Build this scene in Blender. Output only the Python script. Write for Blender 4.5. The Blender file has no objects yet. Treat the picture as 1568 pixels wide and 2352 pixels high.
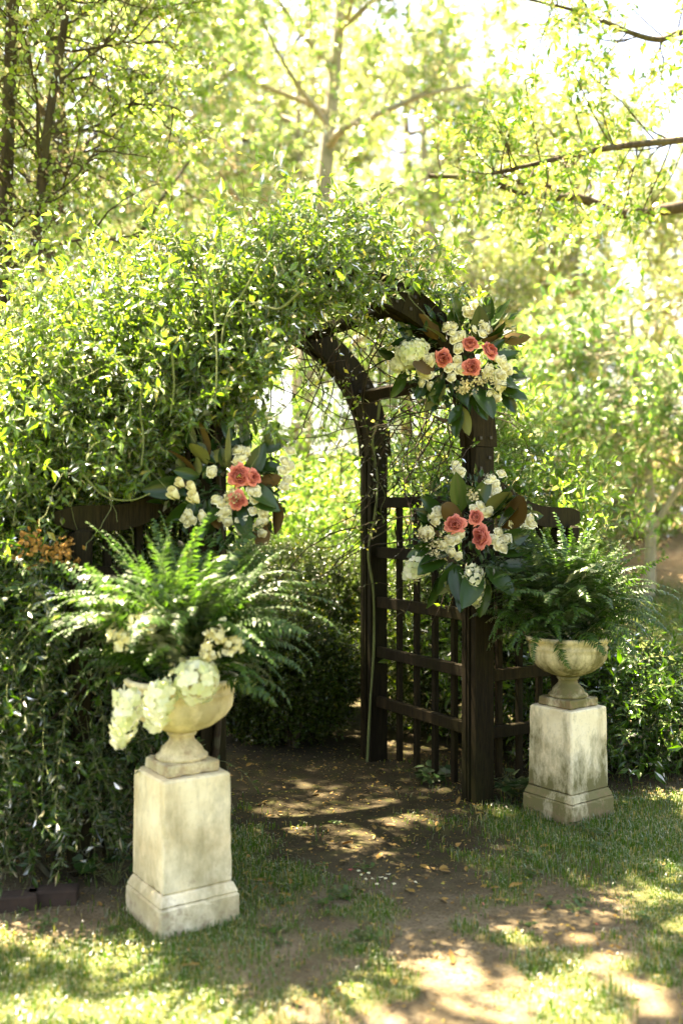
import bpy, math, random
import numpy as np
from mathutils import Vector, Matrix

rng = np.random.default_rng(11)
random.seed(11)
sc = bpy.context.scene
COL = sc.collection
R = math.radians

# ------------------------------------------------------------------ camera
CAM_H = 1.6
cam_d = bpy.data.cameras.new('camera')
cam = bpy.data.objects.new('camera', cam_d)
COL.objects.link(cam)
cam.location = (0, 0, CAM_H)
cam.rotation_euler = (R(90.1), 0, 0)
cam_d.sensor_fit = 'VERTICAL'
cam_d.sensor_height = 36.0
cam_d.sensor_width = 24.0
cam_d.lens = 35.0
cam_d.clip_start = 0.05
cam_d.clip_end = 600
cam_d.dof.use_dof = True
cam_d.dof.focus_distance = 5.35
cam_d.dof.aperture_fstop = 1.2
sc.camera = cam

# ------------------------------------------------------------------ sky and sun
SUN_EL, SUN_AZ = R(69), R(-50)          # azimuth from +Y, clockwise: high, from the left and behind
S = np.array([math.sin(SUN_AZ) * math.cos(SUN_EL), math.cos(SUN_AZ) * math.cos(SUN_EL), math.sin(SUN_EL)])
w = bpy.data.worlds.new('World')
sc.world = w
w.use_nodes = True
nt = w.node_tree
bg = nt.nodes['Background']
sky = nt.nodes.new('ShaderNodeTexSky')
sky.sky_type = 'NISHITA'
sky.sun_disc = False
sky.sun_elevation = SUN_EL
sky.sun_rotation = SUN_AZ
sky.air_density = 1.0
sky.dust_density = 3.0
sky.ozone_density = 0.6
nt.links.new(sky.outputs[0], bg.inputs[0])
bg.inputs[1].default_value = 0.05
sun_d = bpy.data.lights.new('sun', 'SUN')
sun_d.energy = 5.0
sun_d.angle = R(0.53)
sun_d.color = (1.0, 0.93, 0.80)
sun = bpy.data.objects.new('sun', sun_d)
COL.objects.link(sun)
sun.rotation_euler = Vector(S).to_track_quat('Z', 'Y').to_euler()

vs = sc.view_settings
vs.view_transform = 'Standard'
vs.look = 'None'
vs.gamma = 1.0
vs.exposure = 4.1
vs.use_white_balance = True             # balanced for open shade, as the photograph is
vs.white_balance_temperature = 7900
vs.white_balance_tint = 14
cy = sc.cycles
cy.max_bounces = 7
cy.diffuse_bounces = 4
cy.glossy_bounces = 2
cy.transmission_bounces = 4
cy.transparent_max_bounces = 4
cy.sample_clamp_indirect = 6.0
cy.use_denoising = True
cy.caustics_reflective = False
cy.caustics_refractive = False

# ------------------------------------------------------------------ helpers
F_D = 2287.0                            # focal length in pixels of a 1568 x 2352 view of the photograph


def pt(x, y, Y):
    """pixel of the 1568 x 2352 view and a depth -> world point"""
    return np.array([(x - 784) / F_D * Y, Y, CAM_H - (y - 1171) / F_D * Y])


def ground_pt(x, y):
    return pt(x, y, F_D * CAM_H / (y - 1171.0))


def link(name, data, parent=None):
    o = bpy.data.objects.new(name, data)
    COL.objects.link(o)
    if parent is not None:
        o.parent = parent
    return o


def tag(o, label, cat, group=None, kind=None):
    if label:
        o['label'] = label
    if cat:
        o['category'] = cat
    if group:
        o['group'] = group
    if kind:
        o['kind'] = kind
    return o


def thing(name, label, cat, loc=(0, 0, 0), rz=0.0, group=None):
    o = link(name, None)
    o.empty_display_size = 0.1
    o.location = loc
    o.rotation_euler = (0, 0, rz)
    return tag(o, label, cat, group)


def copy_tree(o, parent=None):
    c = o.copy()
    COL.objects.link(c)
    c.parent = parent
    for ch in KIDS.get(o.name, []):
        copy_tree(ch, c)
    return c


KIDS = {}


def part(root, name, me, loc=None, kind=None, label=None):
    o = link(name, me, root)
    KIDS.setdefault(root.name, []).append(o)
    if loc is not None:
        o.location = loc
    if kind:
        o['kind'] = kind
    if label:
        o['label'] = label
    return o


def np_mesh(name, V, F, mats, rnd=None, midx=None, smooth=False, attrs=None):
    """F: one (n,k) array or a list of them"""
    me = bpy.data.meshes.new(name)
    V = np.asarray(V, dtype=np.float32).reshape(-1, 3)
    Fs = F if isinstance(F, list) else [F]
    Fs = [np.asarray(f, dtype=np.int32) for f in Fs if len(f)]
    me.vertices.add(len(V))
    me.vertices.foreach_set('co', V.ravel())
    loops = np.concatenate([f.ravel() for f in Fs])
    tot = np.concatenate([np.full(len(f), f.shape[1], dtype=np.int32) for f in Fs])
    start = np.concatenate([[0], np.cumsum(tot)[:-1]]).astype(np.int32)
    me.loops.add(len(loops))
    me.loops.foreach_set('vertex_index', loops)
    me.polygons.add(len(tot))
    me.polygons.foreach_set('loop_start', start)
    for m in (mats if isinstance(mats, (list, tuple)) else [mats]):
        me.materials.append(m)
    if midx is not None:
        me.polygons.foreach_set('material_index', np.asarray(midx, dtype=np.int32))
    me.polygons.foreach_set('use_smooth', np.full(len(tot), smooth, dtype=bool))
    if rnd is not None:
        a = me.attributes.new('rnd', 'FLOAT', 'POINT')
        a.data.foreach_set('value', np.asarray(rnd, dtype=np.float32))
    for k, v in (attrs or {}).items():
        a = me.attributes.new(k, 'FLOAT', 'POINT')
        a.data.foreach_set('value', np.asarray(v, dtype=np.float32))
    me.update(calc_edges=True)
    return me


def unit(v):
    v = np.asarray(v, dtype=float)
    return v / np.maximum(np.linalg.norm(v, axis=-1, keepdims=True), 1e-9)


# leaf templates: x across (-.5..+.5), y along (0..1), z up
T_KITE = (np.array([[0, 0, 0], [-.5, .42, .05], [0, 1, -.06], [.5, .42, .05]]), np.array([[0, 3, 2], [0, 2, 1]]))
T_LANCE = (np.array([[0, 0, 0], [-.5, .40, .05], [0, .42, -.02], [.5, .40, .05], [-.27, .75, 0.0], [.27, .75, 0.0], [0, 1, -.16]]),
           np.array([[0, 2, 1], [0, 3, 2], [1, 2, 4], [2, 3, 5], [2, 5, 6], [2, 6, 4]]))
T_ROUND = (np.array([[0, 0, 0], [-.42, .2, .04], [-.5, .55, .03], [0, 1, -.08], [.5, .55, .03], [.42, .2, .04], [0, .5, -.03]]),
           np.array([[0, 6, 1], [1, 6, 2], [2, 6, 3], [6, 4, 3], [6, 5, 4], [0, 5, 6]]))


def leaf_frames(D, N):
    D = unit(D)
    X = unit(np.cross(D, N))
    Z = np.cross(X, D)
    return X, D, Z


def leaf_batch(P, D, N, L, W, tmpl, rnd):
    tv, tf = tmpl
    X, Y, Z = leaf_frames(D, N)
    n, k = len(P), len(tv)
    L = np.broadcast_to(L, (n,))
    W = np.broadcast_to(W, (n,))
    V = (P[:, None, :] + (W[:, None] * tv[None, :, 0])[..., None] * X[:, None, :]
         + (L[:, None] * tv[None, :, 1])[..., None] * Y[:, None, :]
         + (L[:, None] * tv[None, :, 2])[..., None] * Z[:, None, :])
    Fc = (tf[None] + (np.arange(n) * k)[:, None, None]).reshape(-1, tf.shape[1])
    return V.reshape(-1, 3), Fc, np.repeat(rnd, k)


def tubes(pts, rad, sides=5):
    """pts (n,m,3), rad (n,m) -> quads of n tubes"""
    pts = np.asarray(pts, float)
    n, m, _ = pts.shape
    T = unit(np.gradient(pts, axis=1))
    mean = unit(T.mean(axis=1))
    ref = np.where(np.abs(mean[:, 2:3]) > .75, np.array([[1., 0, 0]]), np.array([[0, 0, 1.]]))
    A = unit(np.cross(T, ref[:, None, :]))
    B = np.cross(T, A)
    a = np.arange(sides) / sides * 2 * np.pi
    V = pts[:, :, None, :] + rad[:, :, None, None] * (np.cos(a)[None, None, :, None] * A[:, :, None, :] + np.sin(a)[None, None, :, None] * B[:, :, None, :])
    idx = np.arange(n * m * sides).reshape(n, m, sides)
    q = np.stack([idx[:, :-1, :], np.roll(idx, -1, 2)[:, :-1, :], np.roll(idx, -1, 2)[:, 1:, :], idx[:, 1:, :]], -1)
    return V.reshape(-1, 3), q.reshape(-1, 4)


def merge(parts):
    Vs, Fs, off = [], {}, 0
    for V, Fc in parts:
        Vs.append(V)
        Fs.setdefault(Fc.shape[1], []).append(Fc + off)
        off += len(V)
    return np.concatenate(Vs), [np.concatenate(f) for f in Fs.values()]


def shoot_set(P, D, L, nseg=6, wander=.15, droop=0.0):
    n = len(P)
    pts = np.zeros((n, nseg + 1, 3))
    pts[:, 0] = P
    d = unit(D)
    L = np.broadcast_to(L, (n,))
    dr = np.broadcast_to(droop, (n,))
    for i in range(nseg):
        d = unit(d + wander * rng.normal(size=(n, 3)) - dr[:, None] * np.array([0, 0, 1.]))
        pts[:, i + 1] = pts[:, i] + d * (L / nseg)[:, None]
    return pts


def along(pts, t):
    """pts (n,m,3), t (n,k) in 0..1 -> points and tangents (n,k,3)"""
    m = pts.shape[1] - 1
    f = np.clip(t * m, 0, m - 1e-6)
    i = f.astype(int)
    fr = (f - i)[..., None]
    r = np.arange(len(pts))[:, None]
    a, b = pts[r, i], pts[r, i + 1]
    return a + (b - a) * fr, unit(b - a)


def leaves_on(pts, k, t0=.15, spread=.9, up=.5, jitter=.3):
    """k leaves on each shoot, opposite and turning; -> P, D, N"""
    n = len(pts)
    t = t0 + (1 - t0) * (np.arange(k)[None] // 2 * 2 + 1 + rng.uniform(-.4, .4, (n, k))) / k
    P, T = along(pts, np.clip(t, 0, .999))
    ref = np.array([0, 0, 1.]) + .01 * rng.normal(size=(n, 1, 3))
    A = unit(np.cross(T, ref))
    B = np.cross(A, T)
    phase = rng.uniform(0, 6.28, (n, 1)) * .35
    ang = (np.arange(k)[None] // 2) * 1.57 * .6 + (np.arange(k)[None] % 2) * np.pi + phase
    side = np.cos(ang)[..., None] * A + np.sin(ang)[..., None] * B
    D = unit(T * (1 - spread * .6) + side * spread + jitter * rng.normal(size=P.shape))
    D[:, -1] = unit(T[:, -1])
    N = unit(up * np.array([0, 0, 1.]) + T * .3 + .45 * rng.normal(size=P.shape))
    return P.reshape(-1, 3), D.reshape(-1, 3), N.reshape(-1, 3)


def vnoise(x, y, scale, seed=0):
    g = np.random.default_rng(seed).uniform(0, 1, (256, 256))
    u, v = np.asarray(x) / scale, np.asarray(y) / scale
    i, j = np.floor(u).astype(int), np.floor(v).astype(int)
    fu, fv = u - i, v - j
    fu, fv = fu * fu * (3 - 2 * fu), fv * fv * (3 - 2 * fv)
    a = g[i % 256, j % 256]; b = g[(i + 1) % 256, j % 256]
    c = g[i % 256, (j + 1) % 256]; d = g[(i + 1) % 256, (j + 1) % 256]
    return (a * (1 - fu) + b * fu) * (1 - fv) + (c * (1 - fu) + d * fu) * fv


def sstep(a, b, x):
    t = np.clip((x - a) / (b - a), 0, 1)
    return t * t * (3 - 2 * t)


# ------------------------------------------------------------------ materials
def new_mat(name):
    m = bpy.data.materials.new(name)
    m.use_nodes = True
    n = m.node_tree
    n.nodes.clear()
    out = n.nodes.new('ShaderNodeOutputMaterial')
    return m, n, out


def leaf_mat(name, c0, c1, c2=None, trans=(.5, 1.0), gloss=.35, gl_amt=.5, tf=.5):
    """leaf colours c0..c1..c2 by the leaf's own random value; trans tints the light that passes through"""
    m, n, out = new_mat(name)
    at = n.nodes.new('ShaderNodeAttribute'); at.attribute_name = 'rnd'
    oi = n.nodes.new('ShaderNodeObjectInfo')
    ad = n.nodes.new('ShaderNodeMath'); ad.operation = 'MULTIPLY_ADD'
    n.links.new(oi.outputs['Random'], ad.inputs[0]); ad.inputs[1].default_value = .18
    n.links.new(at.outputs['Fac'], ad.inputs[2])
    cr = n.nodes.new('ShaderNodeValToRGB')
    e = cr.color_ramp.elements
    e[0].position = 0.0; e[0].color = (*c0, 1)
    e[1].position = .85; e[1].color = (*c1, 1)
    if c2:
        x = e.new(1.0); x.color = (*c2, 1)
    n.links.new(ad.outputs[0], cr.inputs[0])
    df = n.nodes.new('ShaderNodeBsdfDiffuse')
    n.links.new(cr.outputs[0], df.inputs[0])
    mx = n.nodes.new('ShaderNodeMix'); mx.data_type = 'RGBA'; mx.blend_type = 'MULTIPLY'
    mx.inputs[0].default_value = 1
    n.links.new(cr.outputs[0], mx.inputs[6])
    mx.inputs[7].default_value = (*trans, 1) if len(trans) == 3 else (1.9, 1.7, .6, 1)
    tl = n.nodes.new('ShaderNodeBsdfTranslucent')
    n.links.new(mx.outputs[2], tl.inputs[0])
    m1 = n.nodes.new('ShaderNodeMixShader'); m1.inputs[0].default_value = tf
    n.links.new(df.outputs[0], m1.inputs[1]); n.links.new(tl.outputs[0], m1.inputs[2])
    gl = n.nodes.new('ShaderNodeBsdfGlossy'); gl.inputs['Roughness'].default_value = gloss
    fr = n.nodes.new('ShaderNodeFresnel'); fr.inputs[0].default_value = 1.45
    fm = n.nodes.new('ShaderNodeMath'); fm.operation = 'MULTIPLY'; fm.inputs[1].default_value = gl_amt
    n.links.new(fr.outputs[0], fm.inputs[0])
    m2 = n.nodes.new('ShaderNodeMixShader')
    n.links.new(fm.outputs[0], m2.inputs[0]); n.links.new(m1.outputs[0], m2.inputs[1]); n.links.new(gl.outputs[0], m2.inputs[2])
    n.links.new(m2.outputs[0], out.inputs[0])
    return m


def tex_noise(n, coord, scale, detail=4, rough=.55, mapping=None, loc=(0, 0, 0)):
    t = n.nodes.new('ShaderNodeTexNoise')
    t.inputs['Scale'].default_value = scale
    t.inputs['Detail'].default_value = detail
    t.inputs['Roughness'].default_value = rough
    src = coord
    if mapping:
        mp = n.nodes.new('ShaderNodeMapping')
        mp.inputs['Scale'].default_value = mapping
        mp.inputs['Location'].default_value = loc
        n.links.new(coord, mp.inputs[0]); src = mp.outputs[0]
    n.links.new(src, t.inputs['Vector'])
    return t.outputs[0]


def ramp(n, fac, stops):
    cr = n.nodes.new('ShaderNodeValToRGB')
    e = cr.color_ramp.elements
    for i, (p, c) in enumerate(stops):
        x = e[i] if i < 2 else e.new(p)
        x.position = p
        x.color = (*c, 1) if len(c) == 3 else c
    n.links.new(fac, cr.inputs[0])
    return cr.outputs[0]


def mixc(n, fac, a, b, mode='MIX'):
    mx = n.nodes.new('ShaderNodeMix'); mx.data_type = 'RGBA'; mx.blend_type = mode
    for sock, v in ((mx.inputs[0], fac), (mx.inputs[6], a), (mx.inputs[7], b)):
        if isinstance(v, (int, float)):
            sock.default_value = v
        elif isinstance(v, tuple):
            sock.default_value = (*v, 1)
        else:
            n.links.new(v, sock)
    return mx.outputs[2]


def bump(n, h, strength, dist=.01):
    b = n.nodes.new('ShaderNodeBump')
    b.inputs['Strength'].default_value = strength
    b.inputs['Distance'].default_value = dist
    n.links.new(h, b.inputs['Height'])
    return b.outputs[0]


def principled(n, out, col, rough=.6, normal=None, spec=.4, sub=0):
    p = n.nodes.new('ShaderNodeBsdfPrincipled')
    if isinstance(col, tuple):
        p.inputs['Base Color'].default_value = (*col, 1)
    else:
        n.links.new(col, p.inputs['Base Color'])
    if isinstance(rough, (int, float)):
        p.inputs['Roughness'].default_value = rough
    else:
        n.links.new(rough, p.inputs['Roughness'])
    p.inputs['Specular IOR Level'].default_value = spec
    if normal:
        n.links.new(normal, p.inputs['Normal'])
    n.links.new(p.outputs[0], out.inputs[0])
    return p


def wood_mat(name, a, b, c):
    m, n, out = new_mat(name)
    tc = n.nodes.new('ShaderNodeTexCoord').outputs['Object']
    oi = n.nodes.new('ShaderNodeObjectInfo').outputs['Random']
    g1 = tex_noise(n, tc, 9, 6, .65, (6, 6, .6))
    g2 = tex_noise(n, tc, 34, 3, .6, (5, 5, .35))
    col = ramp(n, g1, [(.3, a), (.7, b)])
    big = tex_noise(n, tc, 2.3, 4, .6)
    alg = ramp(n, big, [(.48, (0, 0, 0)), (.72, (1, 1, 1))])
    col = mixc(n, alg, col, c)
    lines = ramp(n, g2, [(.36, (.35, .35, .35)), (.55, (1, 1, 1))])
    col = mixc(n, .75, col, lines, 'MULTIPLY')
    tone = ramp(n, oi, [(0, (.75, .75, .75)), (1, (1.2, 1.15, 1.1))])
    col = mixc(n, 1.0, col, tone, 'MULTIPLY')
    principled(n, out, col, .8, bump(n, g2, .5, .004), .12)
    return m


def bark_mat(name, a, b, scale=8):
    m, n, out = new_mat(name)
    tc = n.nodes.new('ShaderNodeTexCoord').outputs['Object']
    g = tex_noise(n, tc, scale, 6, .7, (3, 3, .7))
    l = tex_noise(n, tc, scale * .35, 3, .6)
    col = ramp(n, g, [(.32, a), (.68, b)])
    col = mixc(n, ramp(n, l, [(.5, (0, 0, 0)), (.7, (.6, .6, .6))]), col, (.12, .125, .07))
    principled(n, out, col, .85, bump(n, g, .8, .02), .2)
    return m


def stone_mat(name, seed, moss, mcol=(.17, .145, .05)):
    m, n, out = new_mat(name)
    tc = n.nodes.new('ShaderNodeTexCoord').outputs['Object']
    mp = n.nodes.new('ShaderNodeMapping'); mp.inputs['Location'].default_value = (seed, seed * 2, seed)
    n.links.new(tc, mp.inputs[0]); v = mp.outputs[0]
    a = tex_noise(n, v, 4.5, 6, .65)
    col = ramp(n, a, [(.3, (.66, .53, .30)), (.52, (.84, .73, .47)), (.75, (.90, .81, .59))])
    st = tex_noise(n, v, 7, 5, .65, (2.2, 2.2, .35))
    col = mixc(n, ramp(n, st, [(.54, (0, 0, 0)), (.78, (.55, .55, .55))]), col, (.30, .23, .12))
    sp = tex_noise(n, v, 38, 7, .75)
    col = mixc(n, ramp(n, sp, [(.56, (0, 0, 0)), (.74, (.45, .45, .45))]), col, (.26, .21, .11))
    # algae creeping up from the foot, with an edge of its own
    z = n.nodes.new('ShaderNodeSeparateXYZ'); n.links.new(tc, z.inputs[0])
    b = tex_noise(n, v, 5.5, 6, .7, (1, 1, .5))
    ma = n.nodes.new('ShaderNodeMath'); ma.operation = 'MULTIPLY_ADD'
    n.links.new(z.outputs[2], ma.inputs[0]); ma.inputs[1].default_value = -.42; n.links.new(b, ma.inputs[2])
    col = mixc(n, ramp(n, ma.outputs[0], [(.27, (0, 0, 0)), (.50, (moss, moss, moss))]), col, mcol)
    pit = tex_noise(n, v, 16, 8, .8)
    low = n.nodes.new('ShaderNodeMath'); low.operation = 'MULTIPLY_ADD'
    n.links.new(z.outputs[2], low.inputs[0]); low.inputs[1].default_value = -.6; n.links.new(pit, low.inputs[2])
    col = mixc(n, ramp(n, low.outputs[0], [(.46, (0, 0, 0)), (.58, (.6, .6, .6))]), col, (.24, .15, .085))
    h = mixc(n, .5, sp, a)
    principled(n, out, col, .85, bump(n, h, .35, .006), .25)
    return m


def petal_mat(name, base, inner, tf=.35, gl=.2):
    m, n, out = new_mat(name)
    at = n.nodes.new('ShaderNodeAttribute'); at.attribute_name = 'rnd'
    col = ramp(n, at.outputs['Fac'], [(0, inner), (1, base)])
    df = n.nodes.new('ShaderNodeBsdfDiffuse'); n.links.new(col, df.inputs[0])
    tl = n.nodes.new('ShaderNodeBsdfTranslucent'); n.links.new(col, tl.inputs[0])
    mx = n.nodes.new('ShaderNodeMixShader'); mx.inputs[0].default_value = tf
    n.links.new(df.outputs[0], mx.inputs[1]); n.links.new(tl.outputs[0], mx.inputs[2])
    n.links.new(mx.outputs[0], out.inputs[0])
    return m


M = {}
M['vine'] = leaf_mat('vine_leaf', (.030, .080, .007), (.140, .235, .028), (.46, .42, .12), (2.1, 2.1, 1.0), .30, 1.1, .52)
M['vine_stem'] = bark_mat('vine_stem', (.10, .12, .04), (.19, .22, .08), 20)
M['dry_stem'] = bark_mat('dry_stem', (.020, .014, .008), (.055, .038, .020), 20)
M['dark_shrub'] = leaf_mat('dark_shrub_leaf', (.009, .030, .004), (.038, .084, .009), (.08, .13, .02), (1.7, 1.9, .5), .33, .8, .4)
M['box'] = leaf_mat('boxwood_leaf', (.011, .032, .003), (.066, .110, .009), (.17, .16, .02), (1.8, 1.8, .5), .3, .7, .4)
M['shrub'] = leaf_mat('shrub_leaf', (.058, .130, .014), (.150, .250, .045), (.30, .30, .08), (1.8, 1.9, .9), .35, .7, .52)
M['left_tree'] = leaf_mat('left_tree_leaf', (.085, .150, .022), (.22, .31, .065), (.38, .37, .10), (1.7, 1.8, .9), .35, .8, .52)
M['glossy_shrub'] = leaf_mat('glossy_shrub_leaf', (.018, .058, .006), (.070, .150, .014), (.14, .20, .03), (1.7, 1.9, .5), .30, 1.0, .42)
M['far'] = leaf_mat('far_leaf', (.12, .205, .055), (.27, .38, .13), (.46, .45, .20), (1.6, 1.8, 1.1), .42, .9, .52)
M['far_b'] = leaf_mat('far_leaf_warm', (.19, .26, .08), (.36, .42, .16), (.56, .49, .24), (1.5, 1.65, 1.1), .42, .9, .52)
M['dogwood'] = leaf_mat('dogwood_leaf', (.085, .18, .035), (.19, .32, .075), (.32, .36, .10), (1.6, 1.8, .9), .34, 1.2, .48)
M['over'] = leaf_mat('overhang_leaf', (.055, .135, .014), (.155, .26, .045), (.46, .41, .14), (1.7, 1.85, .9), .35, .7, .52)
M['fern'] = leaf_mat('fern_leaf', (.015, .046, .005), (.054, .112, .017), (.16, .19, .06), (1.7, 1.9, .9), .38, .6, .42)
M['grass'] = leaf_mat('grass_blade', (.028, .085, .008), (.080, .160, .014), (.34, .27, .10), (1.6, 1.7, .6), .5, .25, .42)
M['ivy'] = leaf_mat('ivy_leaf', (.010, .032, .008), (.030, .070, .014), None, (1.5, 1.7, .6), .33, .8, .3)
M['mag_top'] = leaf_mat('magnolia_top', (.010, .030, .006), (.036, .085, .012), None, (2.4, 2.4, .5), .26, 1.0, .35)
M['mag_under'] = leaf_mat('magnolia_under', (.10, .055, .016), (.14, .10, .034), None, (1.5, 1.4, .5), .6, .3, .25)
M['mag_under_green'] = leaf_mat('magnolia_under_green', (.13, .15, .045), (.19, .20, .07), None, (1.5, 1.5, .5), .6, .3, .25)
M['dead'] = leaf_mat('fallen_leaf', (.16, .085, .025), (.36, .23, .055), (.30, .28, .05), (1.2, 1.1, .5), .5, .4, .25)
M['wood'] = wood_mat('weathered_wood', (.0085, .0066, .0022), (.026, .0195, .0075), (.022, .021, .005))
M['bark_grey'] = bark_mat('bark_grey', (.20, .175, .13), (.38, .35, .28))
M['bark_dark'] = bark_mat('bark_dark', (.026, .019, .011), (.095, .072, .045))
M['stone_a'] = stone_mat('stone_warm', 3.1, .6)
M['stone_b'] = stone_mat('stone_mossy', 8.7, .95, (.115, .105, .032))
M['coral'] = petal_mat('coral_petal', (.88, .32, .25), (.36, .03, .024), .3)
M['white'] = petal_mat('cream_petal', (.88, .85, .64), (.78, .70, .36), .3)
M['hyd'] = petal_mat('hydrangea_petal', (.95, .93, .78), (.62, .68, .30), .4)
M['filler'] = petal_mat('filler_flower', (.78, .70, .44), (.42, .36, .16), .25)
M['brown_fl'] = petal_mat('dried_flower', (.46, .26, .08), (.22, .11, .03), .25)
m_, n_, o_ = new_mat('brick')
tc_ = n_.nodes.new('ShaderNodeTexCoord').outputs['Object']
principled(n_, o_, ramp(n_, tex_noise(n_, tc_, 14, 5), [(.3, (.022, .014, .009)), (.7, (.05, .030, .019))]), .9, bump(n_, tex_noise(n_, tc_, 50, 4), .5))
M['brick'] = m_
m_, n_, o_ = new_mat('potting_soil')
tc_ = n_.nodes.new('ShaderNodeTexCoord').outputs['Object']
principled(n_, o_, ramp(n_, tex_noise(n_, tc_, 60, 5), [(.3, (.02, .014, .009)), (.7, (.06, .042, .026))]), .95, bump(n_, tex_noise(n_, tc_, 80, 4), 1))
M['soil'] = m_
m_, n_, o_ = new_mat('bolt_iron')
principled(n_, o_, (.03, .025, .02), .6)
M['bolt'] = m_

# ------------------------------------------------------------------ ground
def ground_z(x, y):
    x = np.asarray(x, float); y = np.asarray(y, float)
    z = .10 * (vnoise(x + 40, y + 40, 1.7, 3) - .5) * sstep(0, 2.5, np.abs(y - 5) - .6) * .35
    z = z + .012 * (vnoise(x + 9, y + 9, .35, 5) - .5)
    ramp_ = np.clip(y - 10.6, 0, 14) * .22
    return z + ramp_ + sstep(24, 60, y) * 1.2


def path_d(x, y):
    return np.abs(x - (.05 + np.clip(5.2 - y, -2, 3) * .30))


def grass_amt(x, y):
    """0 bare earth .. 1 turf"""
    nz = vnoise(x + 20, y + 20, .30, 1) * .6 + vnoise(x + 20, y + 20, .11, 2) * .4
    g = sstep(.30, 1.05, path_d(x, y) + (nz - .5) * 1.1)
    front = 1 - sstep(3.9, 4.6, y)
    g = np.maximum(g, front * sstep(.46, .66, nz) * .8)
    g = g * (1 - .9 * sstep(5.0, 5.7, y) * (1 - sstep(8.5, 9.5, y)))           # bare under the arbor and shrubs
    g = g * (1 - .92 * sstep(3.55, 3.9, y) * (1 - sstep(-1.0, -.75, x)) * (1 - sstep(8.5, 9.5, y)))
    right = sstep(.95, 1.25, x) * sstep(4.15, 4.45, y) * (1 - sstep(5.5, 5.9, y))
    g = np.maximum(g, right * (.55 + .45 * nz))
    litter = sstep(13.2, 13.8, y)
    return np.clip(g * (1 - .85 * litter), 0, 1)


def axis(lo, f0, f1, hi, step, grow=1.35):
    a = list(np.arange(f0, f1, step))
    s_, v = step, a[-1]
    while v < hi:
        s_ *= grow; v += s_; a.append(v)
    s_, v = step, f0
    b = []
    while v > lo:
        s_ *= grow; v -= s_; b.append(v)
    return np.array(b[::-1] + a)


gx, gy = axis(-160, -4.2, 4.6, 160, .06), axis(-60, 2.0, 9.5, 260, .06)
GX, GY = np.meshgrid(gx, gy, indexing='ij')
nx, ny = GX.shape
idx = np.arange(nx * ny).reshape(nx, ny)
Fq = np.stack([idx[:-1, :-1], idx[1:, :-1], idx[1:, 1:], idx[:-1, 1:]], -1).reshape(-1, 4)
ga = grass_amt(GX, GY)
damp_shade = sstep(3.9, 4.9, GY + .5 * (vnoise(GX, GY, .4, 12) - .5)) * (1 - sstep(8.5, 9.5, GY)) * (1 - sstep(1.3, 2.2, GX))  # moist soil round the arbor; the mask also carries the shade there
lit_ = sstep(13.2, 13.8, GY)
m_, n_, o_ = new_mat('garden_ground')
tc_ = n_.nodes.new('ShaderNodeTexCoord').outputs['Object']


def attr(n, name):
    a = n.nodes.new('ShaderNodeAttribute'); a.attribute_name = name
    return a.outputs['Fac']


f1 = tex_noise(n_, tc_, 5, 8, .65)
f2 = tex_noise(n_, tc_, 70, 5, .7)
dirt = ramp(n_, f1, [(.3, (.082, .065, .036)), (.5, (.138, .110, .064)), (.72, (.23, .188, .118))])
dirt = mixc(n_, ramp(n_, f2, [(.35, (.9, .9, .9)), (.55, (0, 0, 0))]), dirt, (.055, .037, .018))
wet_shaded = ramp(n_, f1, [(.3, (.017, .0135, .006)), (.7, (.047, .037, .019))])  # mossy moist soil, with the shade under the arbor put into its colour
wet_shaded = mixc(n_, ramp(n_, tex_noise(n_, tc_, 9, 5, .7), [(.5, (0, 0, 0)), (.66, (.8, .8, .8))]), wet_shaded, (.040, .044, .010))
col_ = mixc(n_, attr(n_, 'damp_shade'), dirt, wet_shaded)
turf = ramp(n_, tex_noise(n_, tc_, 26, 6, .7), [(.3, (.05, .07, .02)), (.55, (.10, .12, .03)), (.75, (.24, .19, .09))])
gm = n_.nodes.new('ShaderNodeMath'); gm.operation = 'MULTIPLY_ADD'
n_.links.new(attr(n_, 'turf'), gm.inputs[0]); gm.inputs[1].default_value = 1.25
sub = n_.nodes.new('ShaderNodeMath'); sub.operation = 'MULTIPLY_ADD'
n_.links.new(f2, sub.inputs[0]); sub.inputs[1].default_value = 1.2; sub.inputs[2].default_value = -.85
n_.links.new(sub.outputs[0], gm.inputs[2])
gcl = n_.nodes.new('ShaderNodeClamp'); n_.links.new(gm.outputs[0], gcl.inputs[0])
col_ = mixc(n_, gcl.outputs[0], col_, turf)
leaflit = ramp(n_, tex_noise(n_, tc_, 12, 6, .75), [(.3, (.13, .08, .04)), (.5, (.28, .19, .10)), (.7, (.38, .29, .17))])
col_ = mixc(n_, attr(n_, 'litter'), col_, leaflit)
principled(n_, o_, col_, .95, bump(n_, f2, .7, .012), .15)
M['ground'] = m_
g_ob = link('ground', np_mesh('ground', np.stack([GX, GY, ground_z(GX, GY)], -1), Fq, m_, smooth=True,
                              attrs={'turf': ga.ravel(), 'damp_shade': damp_shade.ravel(), 'litter': lit_.ravel()}))
g_ob['kind'] = 'structure'
g_ob['label'] = 'dappled garden ground of bare earth and thin lawn'

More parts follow.
